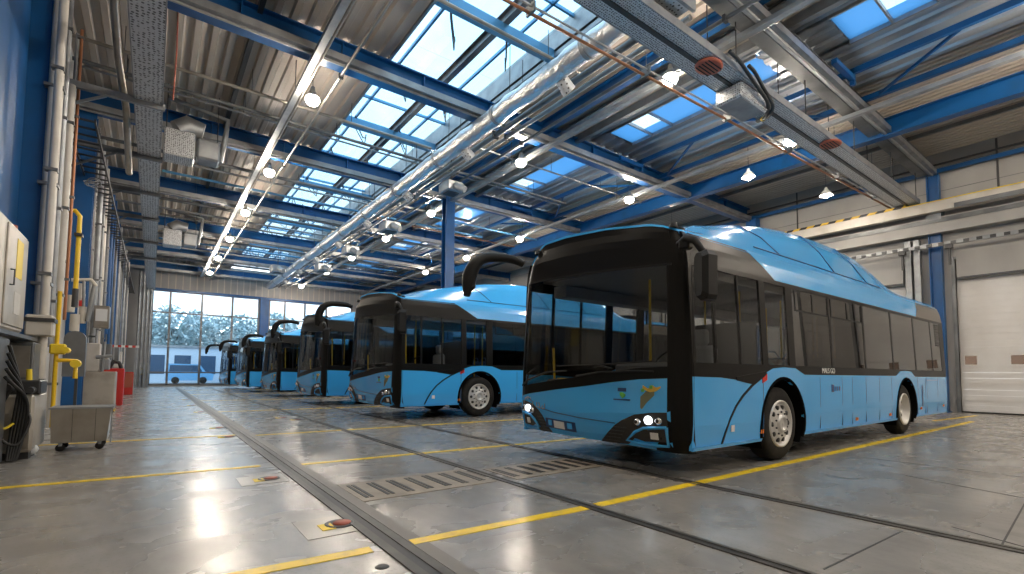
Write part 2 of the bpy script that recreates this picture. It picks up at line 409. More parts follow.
# long skylight: upstands, glazing bars, panes per bay
w=MB(); ZS=ZC+.65
w.box(SX0-.06,SX0,YF,YB,ZC,ZS+.1); w.box(SX1,SX1+.06,YF,YB,ZC,ZS+.1)
struct('trim_4',w,'galv',label='galvanised upstands along the long skylight')
for i in range(len(GY)-1):
    a,b=GY[i],GY[i+1]
    m=MB()
    for q in range(1,4):
        y=a+(b-a)*q/4; m.box(SX0,SX1,y-.03,y+.03,ZS-.03,ZS+.05)
    for x in (5.15,7.1): m.box(x-.03,x+.03,a,b,ZS-.03,ZS+.05)
    o=struct('window_%d'%(i+3),m,'pale_blue_steel',label='skylight glazing between two roof girders')
    g=MB(); g.box(SX0,SX1,a,b,ZS,ZS+.015); g.build('pane','sky_glass',o)
    m=MB(); m.ibeam('y',a,b,6.25,ZC+.32,.16,.26,.02); m.build('centre_bar','grey_steel',o)
    m=MB(); yb=a+(b-a)*.62
    m.box(SX0,SX1,yb-.09,yb+.09,ZC-.02,ZC+.20); m.box(SX0,SX1,yb-.13,yb+.13,ZC-.04,ZC-.02); m.build('cross_bar','pale_blue_steel',o)
    # opener arms
    m=MB()
    for x,yy in ((5.4,a+1.3),(6.9,a+1.6),(5.4,yb+.9),(6.9,yb+.8)):
        m.tube([(x-.35,yy-.5,ZC+.55),(x-.1,yy-.15,ZC+.30),(x+.15,yy+.2,ZC+.24),(x+.35,yy+.5,ZC+.40),(x+.4,yy+.6,ZC+.58)],.022,6)
        m.tube([(x-.35,yy-.5,ZC+.55),(x-.3,yy-.45,ZC+.12),(x+.3,yy+.45,ZC+.12),(x+.4,yy+.6,ZC+.58)],.018,6)
    m.build('opener','dark_steel',o)
w=MB(); w.box(SX0-.06,SX1+.06,YF,GY[0],ZS,ZS+.1); w.box(SX0-.06,SX1+.06,GY[-1],YB,ZS,ZS+.1); struct('ceiling_5',w,'deck')

# girders
for i,y in enumerate(GY):
    m=MB(); mt='blue_steel'
    m.ibeam('x',XW0,XW1 if y!=4.8 else XW1-.3,y,8.66,.30,.62,.035)
    x=1.2
    while x<XW1-.5:
        m.box(x-.015,x+.015,y-.13,y+.13,8.40,8.93); x+=2.1
    o=struct('beam_%d'%(i+1),m,'blue_steel' if y!=4.8 else 'grey_steel',label='main roof girder spanning from pipe wall to door wall')
    m=MB()                                                  # galvanised service ducting clipped to girder
    m.box(XW0,XW1-.4,y-.42,y-.20,8.30,8.46); m.tube([(XW0,y-.30,8.265),(XW1-.4,y-.30,8.265)],.03,6)
    m.build('cable_channel','galv',o)
for j,(x,z,wd,h,mt,lb) in enumerate([(9.5,8.85,.22,.34,'blue_steel','dark blue roof purlin beside the foil duct'),
        (13.75,8.80,.10,.14,'blue_steel','upper blue tube of the shed frame'),(15.05,8.62,.12,.14,'blue_steel','lower blue tube of the shed frame'),
        (16.95,8.45,.30,.52,'blue_steel','deep blue beam along the ribbed deck'),(19.6,8.98,.08,.12,'grey_steel','slim grey purlin under fine ribbed deck'),
        (1.55,8.98,.10,.18,'dark_steel','slim dark purlin under beige deck'),(11.0,8.95,.14,.22,'galv','galvanised purlin under the deck'),
        (10.35,8.98,.30,.10,'galv','galvanised flat purlin under the deck')]):
    m=MB()
    if wd>.15: m.ibeam('y',YF,YB,x,z,wd,h,.025)
    else: m.box(x-wd/2,x+wd/2,YF,YB,z-h/2,z+h/2)
    struct('beam_%d'%(j+10),m,mt,label=lb)
for i,y in enumerate(GY[1:-1]):                              # bracing in the shed zone
    o=thing('roof_brace','blue brace frame at a roof girder between the shed tubes','brace',(0,0,0),0,'blue brace frames under the sheds')
    m=MB(); m.box(13.70,13.80,y-.55,y-.45,8.45,8.86); m.quadbar((13.75,y-.5,8.62),(12.6,y-.5,8.62),.12,.12); m.build('post','blue_steel',o)
    m=MB(); m.quadbar((15.0,y-.7,8.60),(13.8,y-2.6,8.82),.05,.07); m.build('diagonal','blue_steel',o)
    m=MB(); m.quadbar((15.0,y+.7,8.60),(13.8,y+2.4,8.82),.05,.07); m.build('diagonal','blue_steel',o)

# columns
def column(n,x0,x1,y0,y1,z1,label,m='blue_steel'):
    k=MB(); t=.03
    k.box(x0,x1,y0,y0+t,0,z1); k.box(x0,x1,y1-t,y1,0,z1); k.box((x0+x1)/2-t/2,(x0+x1)/2+t/2,y0+t,y1-t,0,z1); k.box(x0-.08,x1+.08,y0-.06,y1+.06,0,.03)
    struct('column_%d'%n,k,m,label=label)
column(2,9.2,9.6,16.85,17.2,8.34,'free-standing blue column rising behind the second bus')
column(3,21.84,XW1,4.38,4.72,8.34,'blue column between the two right doors')
for i,y in enumerate(GY[2:]):
    k=MB(); k.box(XW0,-1.5,y-.12,y-.09,0,8.3); k.box(XW0,-1.5,y+.2,y+.23,0,8.3); k.box(-1.74,-1.70,y-.09,y+.2,0,8.3); k.box(XW0,-1.5,y-.15,y+.26,0,.03)
    struct('column_%d'%(4+i),k,'blue_steel',label='blue steel column on the pipe wall')
for i,y in enumerate((10.9,17.1,23.4)):
    k=MB(); k.box(21.7,XW1,y-.2,y+.25,0,8.35); struct('column_%d'%(20+i),k,'blue_steel')

# ------------------------------------------------------------------ floor details
def line(p,q,wd,label,n=1):
    (x0,y0),(x1,y1)=p,q; d=Vector((x1-x0,y1-y0,0)); t=d.normalized(); a=Vector((-t.y,t.x,0))*wd/2
    m=MB(); vs=[]
    for z in (0,.0045):
        for e,s in ((p,1),(p,-1),(q,-1),(q,1)): vs.append((e[0]+a.x*s,e[1]+a.y*s,z))
    m.add(vs,[(0,3,2,1),(4,5,6,7),(0,1,5,4),(1,2,6,5),(2,3,7,6),(3,0,4,7)])
    o=m.build('floor_marking','yellow_paint'); tag(o,label,None,None,'structure')
line((-1.6,3.42),(1.24,3.24),.11,'yellow bay line in front, left of the first track')
line((1.52,3.21),(3.2,3.13),.11,'yellow bay line between first and second track')
line((3.32,3.13),(17.9,3.10),.11,'yellow bay line along the side of the big bus')
line((-1.88,7.08),(1.15,6.86),.10,'yellow bay line across the floor by the trolley')
line((1.6,6.68),(16,6.1),.10,'yellow bay line passing under the big bus front')
line((-1.8,10.65),(1.3,10.4),.10,'yellow bay line left of the first track by the second bus')
line((1.6,10.15),(16,9.9),.10,'yellow bay line along the side of second bus')
for y in (16.5,22.8,29,35.3): line((1.6,y),(16,y-.1),.10,'distant yellow bay line between parked buses')
line((17.2,3.75),(20.8,3.5),.10,'short yellow line at the roller door threshold')
# slab joints
m=MB()
for p,q in (((4.95,.73),(20.5,1.55)),((3.4,1.3),(4.75,1.25)),((8.5,-1.0),(8.5,2.9)),((5.2,1.05),(3.9,-2))):
    m.quadbar((p[0],p[1],.0012),(q[0],q[1],.0012),.012,.002)
m.quadbar((6.2,-1.5,.0012),(7.4,1.9,.0012),.012,.002)
o=m.build('floor_joint_line','dark_steel'); tag(o,'thin dark saw joints in the concrete slab',None,None,'structure')
# tracks in the floor
for n,(x,wd,y0,lb) in enumerate([(1.40,.20,-2,'first steel floor track from the pipe wall'),(3.22,.11,-2,'second steel floor track passing the bus fronts'),(4.87,.12,-2,'third steel floor track running under the big bus')]):
    o=thing('floor_track',lb,'floor track',(x,0,0))
    m=MB(); m.box(-wd/2,-wd/2+.35*wd,y0,42,0,.010,.003); m.box(wd/2-.35*wd,wd/2,y0,42,0,.010,.003); m.build('rail','rail_steel',o)
    m=MB(); m.box(-.15*wd,.15*wd,y0,42,0,.004); m.build('groove','cable',o)
    if n==0: m=MB(); m.box(wd/2+.01,wd/2+.12,y0,42,0,.003); m.build('grout_strip','grout',o)
# floor grates across from the first to third track
def grate(x0,x1,y0,y1,n,lb,miss=()):
    o=thing('floor_grate',lb,'floor grate',(x0,y0,0))
    m=MB(); m.box(0,x1-x0,0,y1-y0,0,.005); m.build('plate','grate_plate',o)
    st=(x1-x0)/n
    for k in range(n):
        if k in miss: continue
        m=MB(); c=(k+.5)*st
        for d in (-.028,.022): m.box(c+d-.016,c+d+.016,.12,(y1-y0)-.10,.005,.009)
        m.build('slot','cable',o)
grate(1.62,3.12,4.45,5.25,7,'row of dark slotted grates between first and second track')
grate(3.36,4.75,4.4,5.1,7,'slotted floor grates just in front of the big bus')
# small inspection pots beside the first track
for i,(x,y) in enumerate([(1.24,3.92),(1.10,6.0),(1.16,10.2),(1.17,11.9),(1.17,16.7),(1.17,20),(1.2,24),(2.95,12.9),(2.75,13.6)]):
    lb=['brick-red floor pot beside the first track, nearest to the camera','floor pot beside the first track at the second yellow line'][i] if i<2 else None
    o=thing('floor_pot',lb or 'small yellow-edged floor pot further down the tracks','floor pot',(x,y,0),0,None if i<2 else 'floor pots far down the tracks')
    m=MB(); m.lathe([(.0,.004),(.075,.004),(.10,.012),(.115,.008),(.115,0)],(0,0,0),'z',20); m.build('ring','dark_steel',o)
    m=MB(); m.lathe([(.0,.012),(.07,.011),(.07,.004)],(.02,.01,0),'z',16); m.build('lid','orange_rust',o)
    m=MB(); m.box(-.16,-.06,-.11,.05,0,.007); m.build('yellow_plate','label_yellow',o)
    if i<2: m=MB(); m.box(-.30,.16,-.25,.24,0,.003); m.build('patch','steel_box',o)
o=thing('drain_cap','small black drain cap beside the near end of the first track','drain cap',(1.19,2.92,0)); m=MB(); m.lathe([(0,.006),(.035,.006),(.045,0)],(0,0,0),'z',14); m.build('lid','cable',o)

# ------------------------------------------------------------------ lamps
def lamp_proto(glow):
    o=thing('high_bay_lamp','x','ceiling lamp',(0,0,0),0,None)
    m=MB(); m.lathe([(.0,.34),(.05,.34),(.06,.24),(.09,.20),(.135,.09),(.14,.06),(.12,.07)],(0,0,0),'z',20); m.build('reflector','galv',o)
    m=MB(); m.lathe([(.0,-.13),(.07,-.12),(.13,-.08),(.165,-.01),(.16,.05),(.12,.09)],(0,0,0),'z',20); m.build('lens',glow,o)
    m=MB(); m.tube([(0,0,.34),(0,0,.95)],.008,5); m.build('cord','dark_steel',o)
    return o
LP=lamp_proto('lamp_glow'); LC=None
first=True
rows=[(2.92,[-3.6,1.7,7.0,12.3,17.8,23.0,28.2,33.4,38.8],'in the row beside the pipe wall'),(9.2,[-7,-4,1.0,6.4,11.95,18.15,23.1,28.3,33.5,40.3],'in the middle row over the buses'),(14.5,[-7,-3.6,.8,6.1,11.97,18.9,24,29.3],'in the row over the bus roofs near the doors'),(20.3,[-6.5,-3.2],'added out of view beside the near roller door')]  # first lamp of each row and whole last row added unseen to brighten buses
for x,yl,wh in rows:
    for k,y in enumerate(yl):
        lb='glowing high bay lamp %s'%wh; gp='high bay lamps '+wh
        o=LP if first else copy_tree(LP,(x,y,8.0)); first=False
        o.location=(x,y,7.92); o['label']=lb; o['group']=gp
for (x,y,z,lb) in ((15.6,7.9,7.75,'bell-shaped lamp hanging over the big bus roof'),(19.4,7.0,7.75,'bell-shaped lamp hanging beside the blue wall column'),(19.4,-2,7.75,'bell-shaped lamp over the near roller door'),(19.4,13.5,7.75,'bell-shaped lamp behind the big bus roof')):
    o=thing('pendant_lamp',lb,'ceiling lamp',(x,y,z))
    m=MB(); m.lathe([(.0,.30),(.04,.30),(.06,.22),(.15,.12),(.22,.0),(.20,0)],(0,0,0),'z',18); m.build('shade','white',o)
    m=MB(); m.lathe([(.0,-.08),(.08,-.06),(.15,.02)],(0,0,0),'z',16); m.build('lens','lamp_glow',o)
    m=MB(); m.tube([(0,0,.3),(0,0,1.2)],.008,5); m.build('cord','dark_steel',o)

# ------------------------------------------------------------------ overhead services
# lamp trunking
for x,lb in ((2.58,'grey lamp trunking running along the pipe wall row'),(9.40,'galvanised lamp trunking over the buses'),(14.70,'galvanised lamp trunking over the rear of the buses')):
    o=thing('lamp_trunking',lb,'trunking',(x+.04,0,8.10))
    m=MB(); m.box(-.07,.07,YF,42,0,.10); m.build('channel','galv',o)
    m=MB(); m.tube([(.13,YF,.06),(.13,42,.06)],.03,6); m.build('conduit','steel_box',o)
    m=MB()
    for y in GY[:-1]:
        m.tube([(0,y+1.5,.1),(0,y+1.5,ZC-8.10)],.012,5)
    m.build('hanger','dark_steel',o)
# wide perforated tray on the left
def tray(name,x0,x1,y0,y1,z,lb,h=.10,m_='perforated',hang=True):
    o=thing(name,lb,'cable tray',((x0+x1)/2,y0,z)); L_=y1-y0; W_=(x1-x0)/2
    m=MB(); m.box(-W_+.02,W_-.02,0,L_,0,.012); m.build('bottom',m_,o)
    for s in (-1,1): m=MB(); m.box(s*W_,s*(W_-.02),0,L_,-.01,h); m.build('side','galv',o)
    m=MB()
    for k in range(5): m.tube([(-W_*.7+k*W_*.33,0,.04),(-W_*.7+k*W_*.33,L_,.04)],.022,5)
    m.build('cables','cable',o)
    return o
tray('cable_tray',-.55,-.04,7.5,43,7.0,'wide perforated cable tray running along above the pipe wall')
o=thing('cable_ladder','dark cable ladder with rungs along the wall','cable tray',(-1.45,13.5,6.5))
m=MB(); 
for s in (-.25,.25): m.box(s-.015,s+.015,0,29,0,.09)
k=0.
while k<29: m.box(-.25,.25,k,k+.05,.02,.05); k+=.45
m.build('rungs','dark_steel',o)
# crossing cable tray in front
o=thing('cable_tray','long perforated charging tray crossing over the big bus to the wall column','cable tray',(0,0,0))
m=MB(); m.box(5.3,21.6,4.84,4.86,7.32,7.48); m.box(5.3,21.6,5.50,5.52,7.32,7.48); m.build('side','galv',o)
m=MB(); m.box(5.3,21.6,4.86,5.14,7.33,7.345); m.box(5.3,21.6,5.22,5.50,7.33,7.345); m.build('bottom','perforated_fine',o)
m=MB(); m.box(5.3,21.6,5.14,5.22,7.30,7.42); m.build('centre_rail','dark_steel',o)
m=MB()
for x in (6.2,9.2,12.4,15.5,18.6,21.2):
    for y in (4.86,5.48): m.tube([(x,y,7.47),(x,y,8.42 if abs(y-4.84)<.1 else ZC)],.014,5)
m.build('hanger','dark_steel',o)
m=MB()
for k in range(6): m.tube([(5.3,4.93+k*.10,7.40),(12,4.93+k*.10+R.uniform(-.02,.02),7.40),(21.5,4.93+k*.10,7.40)],.026,5)
m.build('cables','grey_steel',o)
# junction box at tray start, red reels, hoses
o=thing('junction_housing','galvanised housing under the crossing cable tray','housing',(10.1,5.25,7.05)); m=MB(); m.box(-.55,.55,-.32,.28,-.05,.26,.03); m.build('body','perforated_fine',o); m=MB(); m.box(-.5,.5,-.27,.23,-.07,-.05); m.build('lid','galv',o)
for (x,y,lb) in ((8.6,5.1,'oval brick-red cover on the crossing tray above the bus front'),(14.1,4.95,'oval brick-red cover on the crossing tray near the blue beam')):
    o=thing('round_cover',lb,'cover',(x,y,7.27)); m=MB(); m.lathe([(0,0),(.20,0),(.24,.02),(.24,.05)],(0,0,0),'z',24); m.build('disc','orange_rust',o)
    m=MB()
    for k in range(5): m.box(-.17,.17,-.14+k*.07,-.12+k*.07,-.008,.004)
    m.build('slats','trim_black',o)
    o.scale=(1.3,1,1)
for (dx,lb,sx) in ((0,'longer black charging hose looping down from the crossing tray',1.45),(.45,'shorter black charging hose looping down from the crossing tray',1.05)):
    o=thing('charging_hose',lb,'hose',(8.7+dx*1.6,4.72,7.3)); m=MB()
    m.tube(spline([(0,0,.15),(.25*sx,.0,.10),(.7*sx,.05,-.05),(1.15*sx,.1,-.2),(1.45*sx,.3,-.22),(1.75*sx,.6,-.1),(1.95*sx,.85,.04)]),.038,8); m.build('sleeve','cable',o)
    m=MB(); m.tube([(1.75*sx,.6,-.1),(1.80*sx,.65,-.06)],.05,8); m.build('clamp','yellow',o)
# orange/silver pipe crossing
o=thing('service_pipe','slim orange-brown pipe crossing under the roof in front of the tray','pipe',(0,0,0)); m=MB(); m.tube([(3.2,6.35,7.45),(21.8,5.75,7.45)],.030,8); m.build('pipe_run','copper',o)
m=MB(); m.tube([(3.2,6.27,7.52),(21.8,5.67,7.52)],.022,8); m.build('conduit','galv',o)
m=MB()
for x in (5,8,11,14,17,20): m.box(x-.02,x+.02,6.2-(x-3.2)*.032,6.42-(x-3.2)*.032,7.40,7.58); m.tube([(x,6.3-(x-3.2)*.032,7.58),(x,6.3-(x-3.2)*.032,ZC)],.010,5)
m.build('clip','grey_steel',o)
# foil duct
o=thing('insulated_duct','large foil-wrapped air duct running down the hall beside the skylight','duct',(6.95,5.6,7.95))
m=MB(); pts=[]; n=150
for i in range(n+1):
    y=i*37/n; pts.append((math.sin(i*.7)*.012+y*.010,y,math.sin(i*1.3)*.012+y*.002))
m.tube(pts,[.235+.012*math.sin(i*2.1) for i in range(n+1)],16); m.build('wrap','foil',o)
for k in range(11):
    y=1.2+k*3.3
    m=MB(); m.tube([(y*.010,y-.05,y*.002),(y*.010,y+.05,y*.002)],.262,16); m.build('collar','galv',o)
for k in range(8):
    y=2.2+k*4.3
    m=MB(); m.tube([(.15+y*.01,y,-.12),(.40+y*.01,y,-.32)],[.15,.17],14); m.build('outlet','perforated',o)
for k in range(12):
    y=.6+k*3.1
    m=MB(); m.tube([(-.2+y*.01,y,.2),(-.2+y*.01,y,ZC-7.95+.3)],.010,5); m.tube([(.2+y*.01,y,.2),(.2+y*.01,y,ZC-7.95)],.010,5); m.build('hanger','dark_steel',o)
# perforated plenum at duct start
o=thing('duct_plenum','perforated box plenum at the near end of the foil duct','duct',(6.95,5.1,7.95)); m=MB(); m.box(-.42,.42,-.45,.55,-.33,.33,.04); m.build('body','perforated',o); m=MB(); m.box(-.46,.46,-.48,-.42,-.37,.37); m.box(-.46,.46,.5,.56,-.37,.37); m.build('flange','galv',o)
# secondary grey ducts/pipes along Y
for (x,z,r,mt,lb,y0) in ((7.75,8.12,.08,'grey_steel','steel pipe running beside the foil duct',5.2),(8.15,8.17,.06,'galv','thin steel pipe over the big bus front',5.2),(8.7,8.15,.045,'grey_steel','narrow conduit beside the middle lamp trunking',-3),(3.3,8.18,.035,'steel_box','slim pipe under the beige deck by the skylight',-3)):
    o=thing('service_pipe',lb,'pipe',(x,y0,z)); m=MB(); m.tube([(0,0,0),(0,YB-y0-.5,0)],r,10); m.build('pipe_run',mt,o)
    m=MB()
    for y in GY:
        if y>y0+.2: m.box(-r-.02,r+.02,y-y0-.03,y-y0+.03,-r-.02,r+.02)
    m.build('clip','dark_steel',o)
# X-direction pipes and conduits between girders
XP=[(8.1, -1.8, 8, 8.46, 0.04, 'steel_box'), (13.9, -1.8, 7, 8.49, 0.045, 'steel_box'), (15.0, -1.8, 14, 8.520000000000001, 0.05, 'grey_steel'), (15.35, -1.8, 14, 8.55, 0.03, 'galv'), (19.5, -1.8, 12, 8.46, 0.06, 'grey_steel'), (20.3, -1.8, 9, 8.49, 0.04, 'galv'), (21.6, 0, 14, 8.520000000000001, 0.05, 'pale_blue_steel'), (25.2, -1.8, 18, 8.55, 0.07, 'grey_steel'), (26.4, -1.8, 9, 8.46, 0.05, 'galv'), (27.6, 0, 16, 8.49, 0.05, 'steel_box'), (31.5, -1.8, 18, 8.520000000000001, 0.07, 'grey_steel'), (33, 0, 14, 8.55, 0.06, 'pale_blue_steel'), (34.4, -1.8, 18, 8.46, 0.05, 'galv'), (38, -1.8, 18, 8.49, 0.08, 'grey_steel'), (40, -1.8, 18, 8.520000000000001, 0.06, 'galv'), (13.0, 7.8, 16.5, 8.55, 0.03, 'galv'), (20.0, 9.8, 16.5, 8.46, 0.05, 'pale_blue_steel'), (22.0, 8, 16.5, 8.49, 0.03, 'copper')]
wrd={'steel_box':'brownish','grey_steel':'dark grey','galv':'galvanised','pale_blue_steel':'pale blue','copper':'copper-coloured'}
for i,(y,x0,x1,z,r,mt) in enumerate(XP):
    o=thing('cross_pipe','%s pipe crossing the hall under the roof %s'%(wrd[mt],'close to the camera' if y<10 else 'before the second girder' if y<17 else 'between the second and third girders' if y<23 else 'above the third bus' if y<29 else 'far down the hall'),'pipe',(x0,y,z),0,'roof cross pipes')
    m=MB(); m.tube([(0,0,0),(x1-x0,0,0)],r,8); m.build('pipe_run',mt,o)
    m=MB(); x=1.
    while x<x1-x0: m.tube([(x,0,r),(x,0,ZC-z)],.009,5); x+=2.6
    m.build('hanger','dark_steel',o)
# air heater units on the left ceiling
def heater(x,y,z,lb):
    o=thing('air_heater',lb,'air heater',(x,y,z))
    m=MB(); m.box(-.75,-.05,-.35,.35,-.45,.28,.03); m.build('grille_box','perforated_fine',o)
    m=MB(); m.tube([(-.45,-.1,.32),(-.2,-.1,.52),(.15,-.1,.45)],[.28,.30,.26],14); m.build('fan_housing','galv',o)
    m=MB(); m.box(.0,.55,-.3,.3,-.35,.22,.05); m.build('motor_box','pale_blue_steel' if 0 else 'galv',o)
    m=MB(); m.tube([(.6,.1,-.2),(.7,.1,.6),(.75,.1,1.1),(-.7,.1,1.3)],.07,8); m.build('duct_elbow','galv',o)
    for q in (-.7,.5): m=MB(); m.tube([(q,0,.2),(q,0,ZC-z)],.012,5); m.build('hanger','dark_steel',o)
heater(.75,16.0,7.45,'air heater with round fan housing under the left roof deck')
heater(.9,26.8,7.3,'second air heater farther down under the roof deck')
o=thing('drop_cable','rust-coloured cable hanging from the roof beside the wide tray','cable',(.12,11.6,0)); m=MB(); m.tube([(0,0,ZC),(.02,.1,7.6),(.0,.2,6.7)],.016,6); m.build('cable_run','orange_rust',o)
# ventilation machinery far along duct
for i,(x,y,z,s) in enumerate([(8.15,14.6,7.65,.7),(8.25,20.3,7.65,.8),(8.25,25.6,7.65,.8),(8.3,31,7.65,.9),(6.2,33.5,7.7,.9)]):
    o=thing('air_unit','galvanised air unit hung along the foil duct at the %s'%['first bay','second bay','third bay','fourth bay','far end'][i],'air unit',(x,y,z))
    m=MB(); m.box(-.45*s,.45*s,-.5*s,.5*s,-.25*s,.25*s,.03); m.build('casing','galv',o)
    m=MB(); m.tube([(0,-.5*s,0),(0,-.75*s,-.1),(.15,-1.0*s,-.22)],.17*s,12); m.build('nozzle','galv',o)
    m=MB(); m.tube([(0,0,.2),(0,0,ZC-z)],.02,6); m.build('hanger','dark_steel',o)
    m=MB(); m.box(-.3*s,.3*s,-.3*s,.3*s,-.29*s,-.25*s); m.build('grille','dark_steel',o)

# ------------------------------------------------------------------ right wall fittings
o=thing('wall_pipe','horizontal blue pipe high on the door wall','pipe',(21.85,0,8.42)); m=MB(); m.box(-.05,.05,-6,20,-.07,.07); m.build('bar','blue_steel',o)
m=MB(); m.tube([(-.05,-6,.22),(-.05,20,.22)],.035,6); m.build('conduit','dark_steel',o)
m=MB(); m.tube([(0,2.9,-1.2),(0,2.9,.6)],.03,6); m.build('drop_rod','dark_steel',o); m=MB(); m.tube([(0,9,-1.2),(0,9,.6)],.03,6); m.build('drop_rod','dark_steel',o)
o=thing('crane_rail','beige crane rail with a yellow and black hazard edge over the doors','crane rail',(21.45,0,7.0))
m=MB(); m.box(-.12,.16,-6,20,-.12,.22); m.build('girder','offwhite',o)
m=MB(); m.box(-.15,.05,5.2,20,.22,.30); m.build('hazard_edge','hazard',o)
m=MB(); m.box(-.15,.05,-6,5.2,.22,.245); m.build('yellow_edge','label_yellow',o)
m=MB(); m.box(-.14,-.12,1.0,3.9,-.13,.03); m.build('side_plate','grey_steel',o)
m=MB(); 
for y in (4.5,10.8,16.9,-1.7): m.box(.16,.65,y-.2,y+.2,-.35,.05)
m.build('bracket','galv',o)
o=thing('lintel_beam','pale box lintel above the roller doors','lintel',(21.75,0,6.2)); m=MB(); m.box(-.1,.33,-6,20,0,.55); m.build('casing','panel',o); m=MB(); m.box(-.13,.1,-6,20,.35,.50); m.build('upper_strip','grey_steel',o)
o=thing('door_track','dark door track with roller fittings above the doors','door track',(21.55,0,5.72)); m=MB(); m.box(-.05,.05,-6,20,-.03,.10); m.build('rail','galv',o)
m=MB(); y=-6
while y<20: m.box(-.08,-.05,y,y+.14,-.02,.08); y+=.32
m.build('fittings','dark_steel',o)
m=MB()
for y in (-.6,4.12,5.4,9.95,11.7): m.box(-.06,.1,y-.1,y+.1,-.15,.0); m.box(.0,.1,y-.03,y+.03,-.7,-.15)
m.build('bracket','dark_steel',o)
for (y0,y1,lb) in ((-.5,4.03,'weather curtain housing over the near roller door'),(5.5,9.85,'weather curtain housing over the door behind the bus')):
    o=thing('door_header',lb,'door header',(21.98,0,0)); m=MB(); m.box(0,.1,y0,y1,4.55,5.55); m.build('panel','steel_box' if 0 else 'panel',o); m=MB(); m.box(-.02,0,y0,y1,4.55,4.62); m.build('edge','dark_steel',o)
for y,lb in ((5.05,'galvanised riser duct right of the blue wall column'),(5.3,'slim riser duct beside the galvanised riser')):
    o=thing('riser_duct',lb,'duct',(21.9,y,0)); m=MB(); m.box(-.1,.12,-.09,.09,3.0 if y<5.2 else 2.2,6.1,.01); m.build('casing','galv',o)

# ------------------------------------------------------------------ left wall: pipes, cabinets, machines
def vpipe(x,y,z0,z1,r,mt,lb,name='wall_pipe',clips=True,grp=None):
    o=thing(name,lb,'pipe',(x,y,0),0,grp); m=MB(); m.tube([(0,0,z0),(0,0,z1)],r,10); m.build('pipe_run',mt,o)
    if clips:
        m=MB(); z=z0+.8
        while z<z1: m.box(-.04-r,r+.01,-r-.015,r+.015,z,z+.05); z+=1.7
        m.build('clip','grey_steel',o)
    return o
vpipe(-1.42,10.6,.2,8.3,.055,'offwhite','thick pale pipe in front of the first blue wall column')
vpipe(-1.52,11.15,.1,8.3,.10,'offwhite','broad cream pipe right of the first blue wall column')
vpipe(-1.50,11.9,1.6,8.3,.05,'galv','silver pipe next to the broad cream pipe')
vpipe(-1.50,12.6,.1,6.8,.07,'offwhite','cream pipe running down to the valve stand')
vpipe(-1.46,13.2,2.2,8.3,.028,'copper','thin copper-coloured wall pipe')
vpipe(-1.55,13.4,2.6,8.3,.03,'galv','silver conduit left of the second blue column')
for k in range(7):
    y=18.3+k*.85+R.uniform(-.2,.2)
    vpipe(-1.45-R.uniform(0,.15),y,.3+R.uniform(0,2.5),8.2,R.choice([.035,.05,.07]),R.choice(['galv','offwhite','galv','grey_steel']),'vertical wall pipe between the second and third blue columns',grp='pipes past the second blue column')
for k in range(14):
    y=24.6+k*1.15+R.uniform(-.3,.3)
    vpipe(-1.45-R.uniform(0,.15),y,.3+R.uniform(0,2.5),8.2,R.choice([.05,.07,.09]),R.choice(['galv','offwhite','blue_steel','grey_steel']),'vertical pipe on the far part of the pipe wall',clips=False,grp='pipes on the far wall')
w=MB(); w.box(XW0,XW0+.04,7.0,11.0,1.9,8.3); struct('wall_panel',w,'blue_steel',label='blue cladding left of the first column')
# yellow gas pipe
o=thing('gas_pipe','yellow gas pipe bending down beside the second blue column','pipe',(-1.40,14.0,0)); m=MB(); m.tube([(-.3,0,4.62),(-.08,0,4.66),(0,0,4.55),(0,0,2.9)],.045,10); m.build('pipe_run','yellow',o)
m=MB(); m.box(-.07,.07,-.1,.1,4.1,4.16); m.tube([(0,0,2.55),(0,0,2.95)],.055,10); m.build('coupling','dark_steel',o)
o=thing('gas_pipe','low yellow pipe with valves rising beside the steel cart','pipe',(-1.28,10.9,0)); m=MB(); m.tube([(0,0,.25),(0,0,2.5)],.03,8); m.tube([(0,0,1.35),(.25,0,1.35),(.25,0,1.05)],.035,8); m.build('pipe_run','yellow',o)
m=MB(); m.box(-.08,.12,-.08,.08,1.45,1.62,.02); m.tube([(.25,-.1,1.3),(.25,.1,1.3)],.07,10); m.tube([(.12,-.12,1.52),(.12,.14,1.52)],.05,10); m.build('valve','label_yellow',o)
# wall window with blue frame (upper left)
o=thing('wall_window','blue-framed window high on the pipe wall between the columns','window',(-1.88,0,0))
m=MB()
for y in (11.9,13.2,14.5,15.8): m.box(-.02,.08,y-.05,y+.05,5.2,7.9)
for z in (5.2,6.5,7.9): m.box(-.02,.08,11.85,15.85,z-.05,z+.05)
m.build('frame','blue_steel',o); m=MB(); m.box(0,.02,11.9,15.8,5.2,7.9); m.build('pane','depot_pane',o)
# brackets from wall to trays
for k,y in enumerate((8.2,12.9,16.2,19.5,22.8,27,31)):
    o=thing('tray_bracket','steel cantilever bracket carrying the trays off the pipe wall','bracket',(-1.9,y,6.9),0,'tray cantilever brackets'); m=MB(); m.box(0,1.9,-.03,.03,0,.06); m.box(0,1.9,-.05,-.03,.0,.14) ; m.quadbar((0,0,-.6),(.9,0,0),.04,.05); m.build('arm','galv' if k<2 else 'grey_steel',o)
o=thing('wall_conduit','bent conduit hanging under the wall tray near the camera','pipe',(-.82,12.5,0)); m=MB(); m.tube([(0,-2,7.9),(0,0,7.6),(.1,1.5,7.2),(.15,3,6.2)],.07,8); m.build('pipe_run','steel_box',o)
# wire basket on column
o=thing('wire_basket','coil of wire hooked on the second blue column','cable coil',(-1.45,16.2,6.0)); m=MB()
for q in range(4): m.tube([(.02*q+.14*math.cos(t*PI/6),.16*math.sin(t*PI/6),.08*math.sin(t*PI/6+q)) for t in range(13)],.012,5)
m.build('loop','galv',o)
